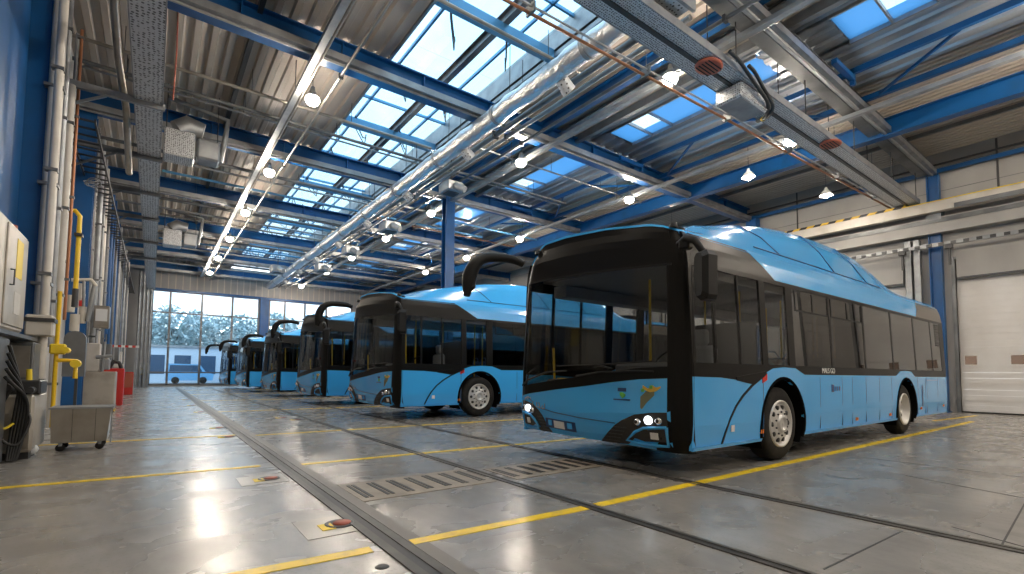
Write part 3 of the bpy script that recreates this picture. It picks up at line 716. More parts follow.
# white wall cabinet near
o=thing('wall_cabinet','white wall-hung cabinet with a yellow sticker at the left edge','cabinet',(-1.9,0,0))
m=MB(); m.box(.045,.34,8.0,10.0,1.72,3.15,.03); m.build('body','offwhite',o)
m=MB(); m.box(.34,.36,8.75,9.95,1.78,3.09,.008); m.build('door','cabinet',o)
m=MB(); m.box(.36,.365,9.25,9.62,2.45,2.98); m.build('sticker','label_yellow',o)
m=MB(); m.box(.36,.364,9.25,9.62,1.95,2.25); m.build('data_plate','offwhite',o)
m=MB(); m.tube([(.2,9.8,3.15),(.2,9.8,3.27)],.06,10); m.build('cable_gland','orange_rust',o)
m=MB(); m.tube([(.37,8.9,2.3),(.41,8.9,2.3),(.41,8.9,2.5),(.37,8.9,2.5)],.012,6); m.build('handle','dark_steel',o)
o=thing('wall_shelf','grey steel shelf plate under the white wall cabinet','shelf',(-1.9,0,0)); m=MB(); m.box(0,.45,8.0,11.2,1.63,1.68); m.build('plate','grey_steel',o); m=MB(); m.quadbar((.02,10.9,1.2),(.42,10.9,1.63),.04,.04); m.build('brace','grey_steel',o)
# lower machine cabinet
o=thing('pump_cabinet','beige pump cabinet with hoses standing at the left edge','cabinet',(-1.9,9.0,0))
m=MB(); m.box(.25,.66,.0,.95,.10,.86,.03); m.build('body','cabinet',o); m=MB(); m.box(.28,.63,-.015,.0,.15,.62); m.build('door','steel_box',o)
m=MB(); m.box(.3,.62,.1,.8,.0,.10); m.build('plinth','dark_steel',o)
m=MB(); m.box(.30,.70,.1,.6,.86,1.05,.02); m.tube([(.4,.1,.95),(.4,-.12,.95)],.06,10); m.tube([(.62,.1,.92),(.62,-.1,.92)],.045,10); m.build('pump','dark_steel',o)
m=MB(); m.tube(spline([(.45,-.1,.95),(.36,-.2,.6),(.42,-.22,.3),(.56,-.2,.24),(.64,-.1,.5),(.6,-.02,.66)]),.018,6); m.build('hose','cable',o)
m=MB(); m.tube(spline([(.30,-.04,.66),(.33,-.14,.50),(.42,-.18,.44),(.5,-.14,.50)]),.016,6); m.build('yellow_hose','label_yellow',o)
o=thing('pump_cabinet','tall grey machine cabinet half hidden at the very left edge','cabinet',(-1.9,7.6,0)); m=MB(); m.box(.02,.42,.0,1.25,.0,1.6,.03); m.build('body','grey_steel',o); m=MB(); m.box(.1,.38,-.02,0,.15,1.45); m.build('door','cabinet',o)
m=MB(); 
for q in range(5): m.tube(spline([(.44,1.1-q*.03,1.5-q*.1),(.52+.02*q,1.28,1.0-q*.05),(.47+.03*q,1.34,.4),(.46+.02*q,1.25,.02)]),.020,6)
m.build('hose','cable',o)
o=thing('control_box','grey control box above the beige pump cabinet','control box',(-1.9,9.9,0)); m=MB(); m.box(.1,.5,0,.5,1.02,1.6,.02); m.build('body','grey_steel',o); m=MB(); m.box(.14,.46,-.015,0,1.08,1.54); m.build('lid','steel_box',o)
o=thing('control_box','pale switch box on the cream pipes','control box',(-1.9,10.4,0)); m=MB(); m.box(.3,.62,0,.3,1.72,2.05,.02); m.build('body','offwhite',o); m=MB(); m.box(.28,.64,-.02,.3,1.94,2.0); m.build('strap','dark_steel',o)
# rounded panel on a stand
o=thing('machine_panel','rounded grey machine panel beside the second blue column','panel',(-1.35,13.9,0))
m=MB(); poly=[(-.18,1.05),(.18,1.05),(.18,1.85)]+[(.18*math.cos(t*PI/10),1.85+.18*math.sin(t*PI/10)) for t in range(1,10)]+[(-.18,1.85)]; m.prism(poly,'y',0,.22); m.build('cover','grey_steel',o)
m=MB(); m.box(.02,.07,.1,.16,0,1.1); m.box(-.12,.16,.0,.3,0,.04); m.build('stand','dark_steel',o)
# valve cluster / junk items over column 2 foot
o=thing('valve_cluster','cluster of pale valves and plastic sleeves before the second blue column','valves',(-1.5,15.2,0)); m=MB()
for (a,b,c_,r) in ((0,0,2.3,.09),(.12,.1,2.5,.07),(-.1,.1,2.75,.08),(.02,.1,3.05,.07)): m.tube([(a,b,c_-.2),(a,b,c_+.2)],r,8)
m.tube([(-.1,0,3.3),(.25,0,3.35),(.35,0,3.2)],.04,8); m.build('body','offwhite',o)
m=MB(); m.tube([(.32,0,3.2),(.28,0,2.9),(.22,.05,2.35)],.05,8); m.tube([(.12,0,3.3),(.14,0,2.7)],.03,8); m.build('sleeve','galv',o)
# steel cart on casters
o=thing('steel_cart','low brushed steel cart on casters in front of the pipe wall','cart',(-1.13,9.6,0))
m=MB(); m.prism([(0,.13),(.62,.13),(.66,.62),(-.02,.62)],'y',0,.5); m.build('bin','steel_box',o)
m=MB(); m.box(-.04,.69,-.03,.53,.62,.645); m.box(.66,.68,-.02,0,.10,.62); m.build('rim','galv',o)
m=MB(); m.box(.22,.225,-.005,0,.14,.62); m.box(.48,.485,-.005,0,.14,.62); m.build('seam','dark_steel',o)
for (x,y) in ((.1,.06),(.54,.06),(.1,.44),(.54,.44)):
    m=MB(); m.lathe([(0,-.02),(.05,-.02),(.055,0),(.05,.02),(0,.02)],(x,y,.055),'y',14); m.build('caster','rubber',o)
    m=MB(); m.box(x-.02,x+.02,y-.03,y+.03,.08,.13); m.build('caster_fork','galv',o)
o=thing('gas_bottle_fitting','yellow and black hose fitting standing beside the cart','fitting',(-1.36,9.35,0)); m=MB(); m.tube([(0,0,.35),(.02,0,.62),(0,0,1.2)],[.06,.045,.03],10); m.build('yellow_sleeve','label_yellow',o); m=MB(); m.tube([(0,0,0),(0,0,.36)],[.08,.06],10); m.build('foot','cable',o); m=MB(); m.lathe([(0,-.03),(.07,-.03),(.07,.03),(0,.03)],(.08,-.05,.1),'y',14); m.build('dial','white',o)
# far cabinets beside second column
o=thing('floor_cabinet','tall beige floor cabinet right of the second blue column','cabinet',(-1.88,17.9,0)); m=MB(); m.box(.3,1.05,0,.9,.06,1.15,.02); m.build('body','cabinet',o); m=MB(); m.box(.3,.68,0,.5,1.15,1.95,.02); m.build('upper_body','offwhite',o); m=MB(); m.box(.28,1.07,-.02,.92,0,.06); m.build('plinth','hazard',o)
m=MB(); m.tube([(.28,0,2.4),(.2,-.05,1.8),(.18,-.05,1.2),(.3,-.05,.9)],.03,6); m.build('hose','offwhite',o)
m=MB(); m.box(.55,.9,.1,.5,1.2,1.5,.02); m.tube([(.6,.0,1.55),(.95,0,1.6)],.05,8); m.tube([(.75,.0,1.15),(.78,0,2.0)],.035,8); m.build('pump','galv',o)
o=thing('fire_alarm_sign','small white and red sign on the second blue column','sign',(-1.48,17.1,2.9)); m=MB(); m.box(-.14,.0,-.28,-.26,-.28,.28); m.build('plate','white',o); m=MB(); m.box(-.12,-.02,-.29,-.28,-.08,.18); m.build('red_field','red',o)
o=thing('control_box','grey metering box on the pipes past the second blue column','control box',(-1.6,18.2,2.4)); m=MB(); m.box(.2,.55,0,.3,0,.65,.02); m.build('body','steel_box',o); m=MB(); m.box(.24,.5,-.015,0,.2,.55); m.build('lid','white',o)
o=thing('red_cabinet','red fire equipment cabinet standing along the pipe wall','cabinet',(-1.5,20.9,0)); m=MB(); m.box(.2,.75,0,.6,.0,1.25,.02); m.build('body','red',o); m=MB(); m.box(.24,.71,-.015,0,.1,1.18); m.build('door','red',o); m=MB(); m.tube([(.35,.2,1.25),(.45,.2,1.5),(.6,.3,1.45),(.66,.3,1.25)],.06,8); m.build('hose','cable',o)
o=thing('red_cabinet','smaller red box farther down the pipe wall','cabinet',(-1.3,30,0)); m=MB(); m.box(.2,.6,0,.5,.0,1.1,.02); m.build('body','red',o); m=MB(); m.box(.24,.56,-.015,0,.35,1.05); m.build('door','orange_rust',o)
for k in range(8):
    y=22+k*2.3; o=thing('wall_cabinet','grey electrical cabinet on the far pipe wall','cabinet',(-1.85,y,0),0,'electrical cabinets on the far pipe wall'); z=R.uniform(.9,1.8); m=MB(); m.box(.05,.4+R.uniform(0,.25),0,.6,z,z+R.uniform(.6,1.2),.02); m.build('body',R.choice(['offwhite','cabinet','grey_steel']),o); m=MB(); m.box(.2,.24,.1,.5,0,z); m.build('pipe_stub','galv',o)
o=thing('barrier_rail','red and white barrier rail on the far pipe wall','barrier',(-1.5,27.5,2.2)); m=MB(); m.box(0,1.0,0,.04,0,.10); m.build('bar','white',o); m=MB()
for q in range(4): m.box(q*.25,q*.25+.12,-.005,0,0,.10)
m.build('stripes','red',o); m=MB(); m.box(.1,.15,0,.04,-2.2,0); m.box(.85,.9,0,.04,-2.2,0); m.build('leg','galv',o)
o=thing('yellow_box','small yellow box at the end of the pipe wall','box',(-.55,43.0,0)); m=MB(); m.box(-.03,.03,.05,.15,0,.9); m.build('stand','grey_steel',o); m=MB(); m.box(-.15,.15,0,.2,.9,1.3,.02); m.build('body','label_yellow',o); m=MB(); m.box(-.12,.12,-.01,0,.95,1.25); m.build('lid','white',o)
o=thing('pier_pipe','grey downpipe bundle at the end of the pipe wall','pipe',(-.9,42.6,0)); m=MB()
for q in range(4): m.tube([(q*.22,0,0),(q*.22,0,8.2)],.07,8)
m.build('pipe_run','galv',o)

# ------------------------------------------------------------------ the bus
W=2.8; LB=11.25
def D(v):
    x,y,z=v; return (x-.10*y*max(0,min(1,1-x/2.5)),y,z)
INS=[(.30,.035),(.36,.012),(.6,0),(1.33,0),(2.53,.045),(2.75,.075),(2.92,.13),(3.1,.24)]
INF=[(.28,.10),(.45,.03),(.7,0),(1.2,.015),(2.5,.06),(2.9,.09),(3.1,.15)]
RX,RY=.13,.24
def near(x,z,o=0): i=interp(INS,z); return (x,i-o,z)
def far(x,z,o=0): i=interp(INS,z); return (x,W-i+o,z)
def front(y,z,o=0):
    c=2*y/W-1; x=.05*c*c
    if y<RY: x+=RX*(1-math.sqrt(max(0,1-((RY-y)/RY)**2)))
    if y>W-RY: x+=RX*(1-math.sqrt(max(0,1-((y-W+RY)/RY)**2)))
    i=interp(INS,z); e=max(0,1-y/.5); e2=max(0,1-(W-y)/.5)
    # outward normal in plan
    ox,oy=-1,0
    if y<RY: t=(RY-y)/RY; ox,oy=-math.sqrt(max(0,1-t*t)),-t
    if y>W-RY: t=(y-W+RY)/RY; ox,oy=-math.sqrt(max(0,1-t*t)),t
    return (x+interp(INF,z)+ox*o, y+i*e-i*e2+oy*o, z)
def rear(y,z,o=0):
    c=2*y/W-1; x=LB-.12*c**4-interp([(.3,.1),(.6,0),(2.2,.03),(2.9,.15),(3.1,.25)],z); i=interp(INS,z); return (x+o,y+i*(1-y/W)*1-i*(y/W),z)
def strip(surf,a0,a1,lo,hi,n,m,th=.03,off=0,mb=None):
    """skin strip on a body surface between two edge polylines, with thickness"""
    g=mb or MB(); out=[];inn=[]; g.pc.append((len(g.v),len(g.f)))
    def val(t,a): return t if not isinstance(t,list) else interp(t,a)
    cols=[a0+(a1-a0)*i/n for i in range(n+1)]
    for t in (lo,hi):
        if isinstance(t,list):
            for (a,_) in t:
                if a0+1e-3<a<a1-1e-3: cols.append(a)
    if surf is front:
        for a in (.02,.05,.10,.16,.24): 
            for q in (a,W-a):
                if a0<q<a1: cols.append(q)
    cols=sorted(set(round(c,4) for c in cols)); nn=len(cols)
    for a in cols:
        l,h=val(lo,a),val(hi,a)
        for j in range(m+1):
            z=l+(h-l)*j/m; out.append(surf(a,z,off)); inn.append(surf(a,z,off-th))
    k=m+1; fs=[]; N=len(out)
    for i in range(nn-1):
        for j in range(m):
            fs.append((i*k+j,(i+1)*k+j,(i+1)*k+j+1,i*k+j+1))
            fs.append((N+i*k+j,N+i*k+j+1,N+(i+1)*k+j+1,N+(i+1)*k+j))
        fs.append((i*k,N+i*k,N+(i+1)*k,(i+1)*k)); fs.append((i*k+m,(i+1)*k+m,N+(i+1)*k+m,N+i*k+m))
    for i in (0,nn-1):
        for j in range(m): fs.append((i*k+j,i*k+j+1,N+i*k+j+1,N+i*k+j))
    g.add(out+inn,fs,False); return g
WF,WR=2.40,7.95          # wheel centres
def archlo(x,base=.33,r=.64,zc=.50):
    for c in (WF,WR):
        if abs(x-c)<r: return max(base,zc+math.sqrt(r*r-(x-c)**2))
    return base
def archtab(x0,x1,n=60):
    t=[]
    for i in range(n+1):
        x=x0+(x1-x0)*i/n; t.append((x,archlo(x)))
    for c in (WF,WR):
        for s in (-1,1):
            e=c+s*.64
            if x0<e<x1: t+= [(e-s*.0005,archlo(e-s*.0005)),(e+s*.001,.33)]
            for q in (.05,.12,.22,.36): t.append((e-s*.64*q,archlo(e-s*.64*q)))
    return sorted(t)
def wheel(parent,name,x,side,dual=False):
    ys=1 if side=='near' else -1; y0=.05 if side=='near' else W-.05
    o=MB(); o.lathe([(.30,.02),(.36,0),(.46,.005),(.51,.04),(.52,.10),(.52,.22),(.50,.27),(.44,.30),(.25,.30)],(x,y0 if ys>0 else y0-.30,.52),'y',40)
    if ys<0:
        o=MB(); o.lathe([(.30,-.02),(.36,0),(.46,-.005),(.51,-.04),(.52,-.10),(.52,-.22),(.50,-.27),(.44,-.30),(.25,-.30)],(x,y0,.52),'y',40)
    w=o.build(name,'rubber',parent)
    s=ys
    deep=.0 if not dual else .10
    r=MB(); r.lathe([(.335,.02*s),(.33,-.01*s),(.315,-.014*s),(.30,.0),(.285,.03*s+deep*s),(.27,.035*s+deep*s),(.20,.0+deep*s),(.15,-.005*s+deep*s),(.13,.0+deep*s),(.12,-.03*s+deep*s),(.085,-.045*s+deep*s),(.08,-.02*s+deep*s),(.03,-.02*s+deep*s),(0,-.03*s+deep*s)],(x,y0,.52),'y',36); r.build('rim','rim',w)
    h=MB()
    for k in range(10):
        t=2*PI*k/10; cx,cz=x+.235*math.cos(t),.52+.235*math.sin(t); yy=y0+(.008+deep)*s
        h.lathe([(0,-.006*s),(.034,-.006*s),(.034,.03*s)],(cx,yy,cz),'y',10)
    h.build('vent_holes','cable',w)
    h=MB()
    for k in range(10):
        t=2*PI*(k+.5)/10; cx,cz=x+.165*math.cos(t),.52+.165*math.sin(t); yy=y0+(-.02+deep)*s
        h.lathe([(.0,0),(.014,0),(.016,.04*s)],(cx,yy,cz),'y',6)
    h.build('wheel_nuts','dark_steel',w)
    return w
def textpart(s,size,m,parent,loc,rot,name='lettering'):
    cu=bpy.data.curves.new(name,'FONT'); cu.body=s; cu.size=size; cu.extrude=.003; cu.align_x='CENTER'
    tmp=bpy.data.objects.new(name,cu); COL.objects.link(tmp)
    dg=bpy.context.evaluated_depsgraph_get(); me=bpy.data.meshes.new_from_object(tmp.evaluated_get(dg))
    COL.objects.unlink(tmp); bpy.data.objects.remove(tmp)
    me.name=name; me.materials.clear(); me.materials.append(M[m]); o=bpy.data.objects.new(name,me); COL.objects.link(o); o.parent=parent; o.location=loc; o.rotation_euler=rot
    return o

def make_bus():
    bus=thing('bus','x','bus',(0,0,0),0,None)
    B=lambda g,name,m,p=bus: g.build(name,m,p,fn=D)
    SHI=[(.17,1.18),(.75,1.17),(1.15,1.14),(1.50,1.09),(1.52,1.10),(1.9,1.24),(2.1,1.30),(2.4,1.32),(2.78,1.31),(3.08,1.215),(7.3,1.215),(7.55,1.31),(7.9,1.325),(8.3,1.31),(8.55,1.20),(LB-.12,1.20)]
    for sf,nm in ((near,'near'),(far,'far')):
        g=strip(sf,.17,LB-.12,archtab(.17,LB-.12),SHI,80,3,.035); B(g,'side_skirt','bus_blue')
        # raised sill along skirt bottom
        g=MB()
        for a,b in ((.17,WF-.64),(WF+.64,WR-.64),(WR+.64,LB-.15)): strip(sf,a,b,.325,.365,12,1,.02,.012,mb=g)
        B(g,'sill_trim','bus_blue')
        # wheel arch lips
        for c in (WF,WR):
            g=MB()
            pts=[sf(c+.66*math.cos(t*PI/20),.50+.66*math.sin(t*PI/20),-.01) for t in range(-2,23)]
            g.tube(pts,.028,6)
            # liner
            pin=[sf(c+.635*math.cos(t*PI/20),.50+.635*math.sin(t*PI/20),-.01) for t in range(-3,24)]
            vs=pin+[(p[0],p[1]+(.55 if sf is near else -.55),p[2]) for p in pin]; k=len(pin)
            g.add(vs,[(i,i+1,k+i+1,k+i) for i in range(k-1)])
            B(g,'arch_lip','liner')
        # black band between skirt and windows
        g=strip(sf,.17,LB-.12,SHI,1.345,80,1,.03,-.004); B(g,'waist_band','bus_black' if sf is near else 'bus_black')
        # glass
        gl=[(.30,1.30),(1.34,1.86),(1.98,2.58)]
        pil=[(.17,.24),(.62,.68),(1.80,1.98),(2.62,2.78)]
        g=strip(sf,.24,2.62,1.345,2.50,12,5,.006,-.006); B(g,'driver_window','bus_glass')
        g=strip(sf,2.78,10.85,1.345,2.50,30,5,.006,-.006); B(g,'side_window','bus_glass_dark' if sf is near else 'bus_glass')
        g=MB()
        for a,b in ((.17,.25),(.66,.70),(1.24,1.27),(1.82,1.97),(2.60,2.80),(4.12,4.18),(5.62,5.68),(7.16,7.22),(8.66,8.72),(10.0,10.05),(10.8,LB-.12)): strip(sf,a,b,1.34,2.51,1,5,.03,-.001,mb=g)
        strip(sf,.17,LB-.12,2.50,2.56,40,1,.03,-.001,mb=g)
        B(g,'window_pillar','bus_black')
        g=MB()
        for a,b in ((2.9,4.1),(4.22,5.58)):
            strip(sf,a,b,2.17,2.19,6,1,.02,.001,mb=g)
            strip(sf,a,a+.02,2.19,2.48,1,1,.02,.001,mb=g); strip(sf,(a+b)/2,(a+b)/2+.02,2.19,2.48,1,1,.02,.001,mb=g); strip(sf,b-.02,b,2.19,2.48,1,1,.02,.001,mb=g)
        B(g,'slider_frame','trim_black')
        # grille at rear
        g=MB()
        for k in range(10): strip(sf,10.42,10.98,1.95+k*.055,1.98+k*.055,2,1,.03,.006,mb=g)
        B(g,'rear_grille','mesh_black')
        # black cove panel at front, taupe reflection coloured in at rear
        g=strip(sf,.17,2.30,2.56,[(.17,2.90),(1.65,2.91),(2.3,2.57)],14,5,.03); B(g,'cove_panel','bus_black')
        g=strip(sf,1.68,9.3,[(1.68,2.91),(2.3,2.56),(9.0,2.56),(9.3,2.9)],2.92,50,5,.03); B(g,'roof_side','bus_blue')
        g=strip(sf,9.02,LB-.12,2.56,[(9.02,2.57),(9.3,2.91),(LB-.12,2.92)],8,5,.03); B(g,'rear_cove_panel','taupe_reflection')
        # flap lines
        g=MB()
        for x in (3.62,4.5,4.95,5.6,6.3,7.0,8.72,9.3,9.42,10.3): strip(sf,x,x+.010,.38,1.18,1,2,.01,.002,mb=g)
        strip(sf,1.80,1.812,.38,1.14,1,2,.01,.002,mb=g)
        strip(sf,9.42,10.3,1.12,1.13,4,1,.01,.002,mb=g); strip(sf,9.0,9.10,.55,1.0,1,1,.01,.004,mb=g)
        B(g,'flap_seam','bus_blue_groove')
        # sweeping black groove
        cr=[(1.90,1.235),(1.72,1.16),(1.50,1.07),(1.28,.95),(1.10,.82),(.95,.66),(.85,.50),(.78,.36)]
        g=MB(); cv=[]
        for (x,z),wd in zip(cr,(.05,.06,.055,.045,.035,.03,.026,.022)): cv.append((x,z,wd))
        o1=[sf(x-wd/2,z,.006) for x,z,wd in cv]; o2=[sf(x+wd/2,z-.01,.006) for x,z,wd in cv]
        i1=[sf(x-wd/2,z,-.01) for x,z,wd in cv]; i2=[sf(x+wd/2,z-.01,-.01) for x,z,wd in cv]
        k=len(cv); g.add(o1+o2+i1+i2,[(i,i+1,k+i+1,k+i) for i in range(k-1)]+[(i,2*k+i,2*k+i+1,i+1) for i in range(k-1)]+[(k+i,k+i+1,3*k+i+1,3*k+i) for i in range(k-1)])
        # black wedge where the waist dips
        strip(sf,1.12,1.90,[(1.12,1.135),(1.5,1.085),(1.90,1.235)],[(1.12,1.18),(1.9,1.26)],6,1,.02,.004,mb=g)
        B(g,'sweep_stripe','bus_black')
        # marker lamps
        for x,z,m_ in ((1.72,.43,'orange_lamp'),(5.1,.43,'orange_lamp'),(6.85,.43,'orange_lamp'),(8.9,.48,'orange_lamp'),(10.75,.48,'orange_lamp')):
            g=strip(sf,x,x+.07,z,z+.05,1,1,.02,.012); B(g,'marker_lamp',m_)
        g=strip(sf,1.78,1.90,[(1.78,1.10),(1.9,1.14)],[(1.78,1.16),(1.9,1.22)],1,1,.02,.012); B(g,'indicator_lamp','red_lamp')
    # sill marks on the camera side
    g=strip(near,.98,1.06,.50,.58,1,1,.01,.003); B(g,'sticker','white')
    g=MB(); 
    for k,(x,w_) in enumerate(((4.06,.10),(4.20,.03),(4.27,.05),(4.36,.05))): strip(near,x,x+w_,.96-.02*(k==0),1.03+.03*(k==0),1,1,.01,.003,mb=g)
    B(g,'number_sticker','dark_blue_decal')
    # FRONT
    FB=[(0,1.17),(.26,1.155),(.6,1.14),(.97,1.10),(1.4,1.04),(1.95,.975),(2.5,.90),(2.7,.86),(W,.82)]
    FLO=[(0,.30),(.3,.30),(1.0,.325),(1.8,.34),(2.5,.36),(W,.38)]
    g=strip(front,.20,W,FLO,FB,40,8,.04); B(g,'front_panel','bus_blue')
    g=strip(front,.0,.24,.29,2.97,4,16,.03,.002); 
    strip(front,.24,.42,[(.24,.29),(.42,.30)],[(.24,.62),(.30,.50),(.42,.34)],4,2,.03,.006,mb=g); B(g,'corner_pillar','bus_black')
    g=strip(front,W-.12,W,FB,2.97,3,12,.03,-.001); B(g,'corner_pillar','bus_black')
    FG=[(a,z+.14) for a,z in FB]
    g=strip(front,.20,W-.10,FB,FG,30,2,.03,-.003); B(g,'lower_screen_band','bus_black')
    GT=[(0,2.50),(.5,2.53),(1.4,2.58),(2.3,2.60),(W,2.60)]
    g=strip(front,.22,W-.11,FG,GT,26,8,.006,-.01); B(g,'windscreen','bus_glass')
    MT=[(0,2.90),(.25,3.0),(.6,3.07),(1.2,3.15),(1.9,3.19),(2.4,3.17),(2.62,3.12),(2.72,3.05),(W,2.90)]
    g=strip(front,.18,W-.04,GT,MT,28,6,.03,.0); B(g,'destination_mask','bus_black')
    g=strip(front,.0,W,[(a,z-.012) for a,z in MT],[(a,z+.018) for a,z in MT],34,2,.04,.008); B(g,'roof_rim','bus_blue')
    g=strip(front,.18,W-.1,[(a,z-.012) for a,z in GT],[(a,z+.012) for a,z in GT],26,1,.02,.008); B(g,'mask_seam','trim_black')
    # front panel crease and light edge
    g=strip(front,.95,2.32,[(.95,.575),(1.5,.60),(2.0,.645),(2.32,.70)],[(.95,.590),(1.5,.615),(2.0,.66),(2.32,.715)],14,1,.01,.003); B(g,'bumper_crease','bus_blue_groove')
    # headlights
    def mir(t): return sorted([(W-a*.60,z) for a,z in t])
    hl=[(.24,.60),(.45,.565),(.62,.47),(.80,.33),(.98,.325),(1.20,.325)]; hh=[(.24,.76),(.45,.745),(.66,.71),(.84,.63),(.95,.56),(1.2,.335)]
    cl=[(.27,.41),(.55,.39),(.72,.43)]; chh=[(.27,.565),(.50,.535),(.74,.44)]
    for fl in (0,1):
        f=(lambda t: mir(t)) if fl else (lambda t:t)
        dz=.03 if fl else 0
        s=lambda t:[(a,z+dz) for a,z in f(t)]
        a0,a1=(W-.72,W-.144) if fl else (.24,1.2)
        g=strip(front,a0,a1,s(hl),s(hh),14,2,.02,.008); h=B(g,'headlight','mesh_black')
        for yc,rr,m_ in ((.34,.045,'chrome'),(.47,.052,'headlamp_on'),(.62,.045,'chrome')):
            yy=W-yc*.6 if fl else yc; zc=.655+dz-(.03 if yc>.6 else 0)
            c=front(yy,zc,.012); g=MB(); g.lathe([(0,-.03),(rr*.6,-.026),(rr,-.012),(rr,.01)],c,'x',16); g.build('lamp_unit',m_,h,fn=D)
            if m_=='chrome': g=MB(); g.lathe([(0,-.034),(rr*.5,-.030)],c,'x',12); g.build('lens','mesh_black',h,fn=D)
        g=MB()
        for k in range(5):
            t0=.40+k*.045; yl=1.18-k*.055; yl2=yl-.26+k*.02
            A,Bq=(W-yl*.6,W-yl2*.6) if fl else (yl2,yl)
            strip(front,A,Bq,t0+dz-.05,t0+.012+dz-.05,4,1,.01,.014,mb=g)
        g.build('grille_bars','dark_steel',h,fn=D)
        a0,a1=(W-.74*.6,W-.27*.6) if fl else (.27,.74)
        g=strip(front,a0,a1,s(cl),s(chh),8,2,.02,.008); h=B(g,'fog_recess','mesh_black')
        g=strip(front,(W-.30) if fl else .36,(W-.24) if fl else .46,.43+dz,.51+dz,2,1,.02,.018); g.build('fog_lamp','white',h,fn=D)
        # raised blue frame around the recess
        g=MB()
        def path(t): return [front(W-a*.6 if fl else a,z+dz,.012) for a,z in t]
        g.tube(path([(.25,.585),(.40,.57),(.54,.555),(.66,.50),(.80,.385),(.62,.36),(.40,.355),(.25,.365),(.25,.585)]),.020,6); B(g,'fog_frame','bus_blue')
    # plate
    g=strip(front,1.60,2.16,[(1.6,.40),(2.16,.43)],[(1.6,.535),(2.16,.565)],6,1,.02,.010); pl=B(g,'plate_holder','dark_blue_decal')
    g=strip(front,1.80,1.99,[(1.8,.425),(2.0,.435)],[(1.8,.525),(2.0,.535)],3,1,.01,.018); g.build('number_plate','white',pl,fn=D)
    g=MB(); strip(front,1.66,1.74,.44,.52,1,1,.01,.016,mb=g); strip(front,2.04,2.10,.46,.54,1,1,.01,.016,mb=g); g.build('plate_clip','bus_blue',pl,fn=D)
    # emblems on the front panel
    e=strip(front,.78,.90,.985,1.03,2,1,.006,.004); e1=B(e,'city_emblem','dark_blue_decal')
    g=MB(); strip(front,.79,.87,[(.79,.93),(.83,.90),(.87,.94)],[(.79,.95),(.83,.975),(.87,.975)],3,1,.006,.005,mb=g); g.build('green_leaf','green',e1,fn=D)
    g=MB(); strip(front,.72,.96,.875,.892,3,1,.006,.005,mb=g); g.build('caption_line','dark_blue_decal',e1,fn=D)
    e=strip(front,.40,.58,[(.40,.955),(.50,.86),(.56,.78),(.58,.80)],[(.40,1.00),(.50,1.0),(.58,.93)],5,1,.006,.004); e2=B(e,'leaf_emblem','olive')
    g=MB(); strip(front,.32,.55,[(.32,1.045),(.38,1.0),(.46,.99),(.55,1.02)],[(.32,1.06),(.38,1.045),(.43,1.075),(.48,1.03),(.55,1.07)],8,1,.006,.006,mb=g); g.build('gold_crown','gold',e2,fn=D)
    g=MB(); strip(front,.42,.46,1.03,1.07,1,1,.006,.008,mb=g); strip(front,.53,.57,.99,1.03,1,1,.006,.008,mb=g); g.build('green_tip','green',e2,fn=D)
    # chrome script at the far side of the front
    lt=[]
    for k,(yc,zz,tl) in enumerate(((2.60,.79,.09),(2.53,.82,.03),(2.46,.80,.04),(2.42,.755,.07),(2.33,.745,.07),(2.27,.735,.09),(2.21,.72,.03),(2.16,.73,.07))):
        c=front(yc,zz,.006); lt.append((c,tl))
    g=MB()
    for k,(c,tl) in enumerate(lt): g.quadbar((c[0],c[1]-.012*(k%3-1),c[2]-tl/2),(c[0],c[1]+.012*(k%3-1),c[2]+tl/2),.010,.012)
    for a,b in ((0,1),(1,2),(4,5),(6,7)): g.quadbar((lt[a][0][0],lt[a][0][1],lt[a][0][2]+(.03 if a<2 else -.03)),(lt[b][0][0],lt[b][0][1],lt[b][0][2]+(.03 if a<2 else -.03)),.010,.010)
    B(g,'chrome_lettering','chrome')
    # white small lettering on side glass
    tx=textpart('MALS GO',.12,'white',bus,(3.95,-.006,1.245),(PI/2,0,0),'side_lettering')
    # wipers
    g=MB(); P=lambda y,z,o=.03: front(y,z,o)
    g.tube([P(1.55,1.17),P(1.15,1.225,.05),P(.62,1.24,.06),P(.38,1.235,.05)],.012,6); g.tube([P(1.9,1.31,.04),P(1.3,1.315,.05),P(.4,1.36,.04)],.009,5); g.tube([P(1.2,1.325,.045),P(.95,1.27,.05)],.012,5); B(g,'wiper','trim_black')
    g=MB(); g.tube([P(2.64,1.02),P(2.5,1.10,.05),P(2.1,1.22,.05),P(1.7,1.24,.05)],.012,6); g.tube([P(2.55,1.00,.03),P(2.5,1.2,.04),P(2.35,1.28,.04)],.010,5); B(g,'wiper','trim_black')
    # REAR
    g=strip(rear,.02,W-.02,.33,1.2,10,3,.04); B(g,'rear_panel','bus_blue')
    g=strip(rear,.02,W-.02,1.2,2.95,10,6,.04); B(g,'rear_upper_panel','bus_black')
    # ROOF skin with raised fairing
    HZ=[(0.10,3.02),(.55,3.16),(1.3,3.30),(2.0,3.46),(2.35,3.53),(3.0,3.65),(3.9,3.74),(5.0,3.79),(6.0,3.79),(7.0,3.74),(7.7,3.62),(8.25,3.34),(8.6,3.12),(9.1,3.06),(LB-.3,3.03),(LB-.12,2.98)]
    nx=60; sec=[]
    g=MB()
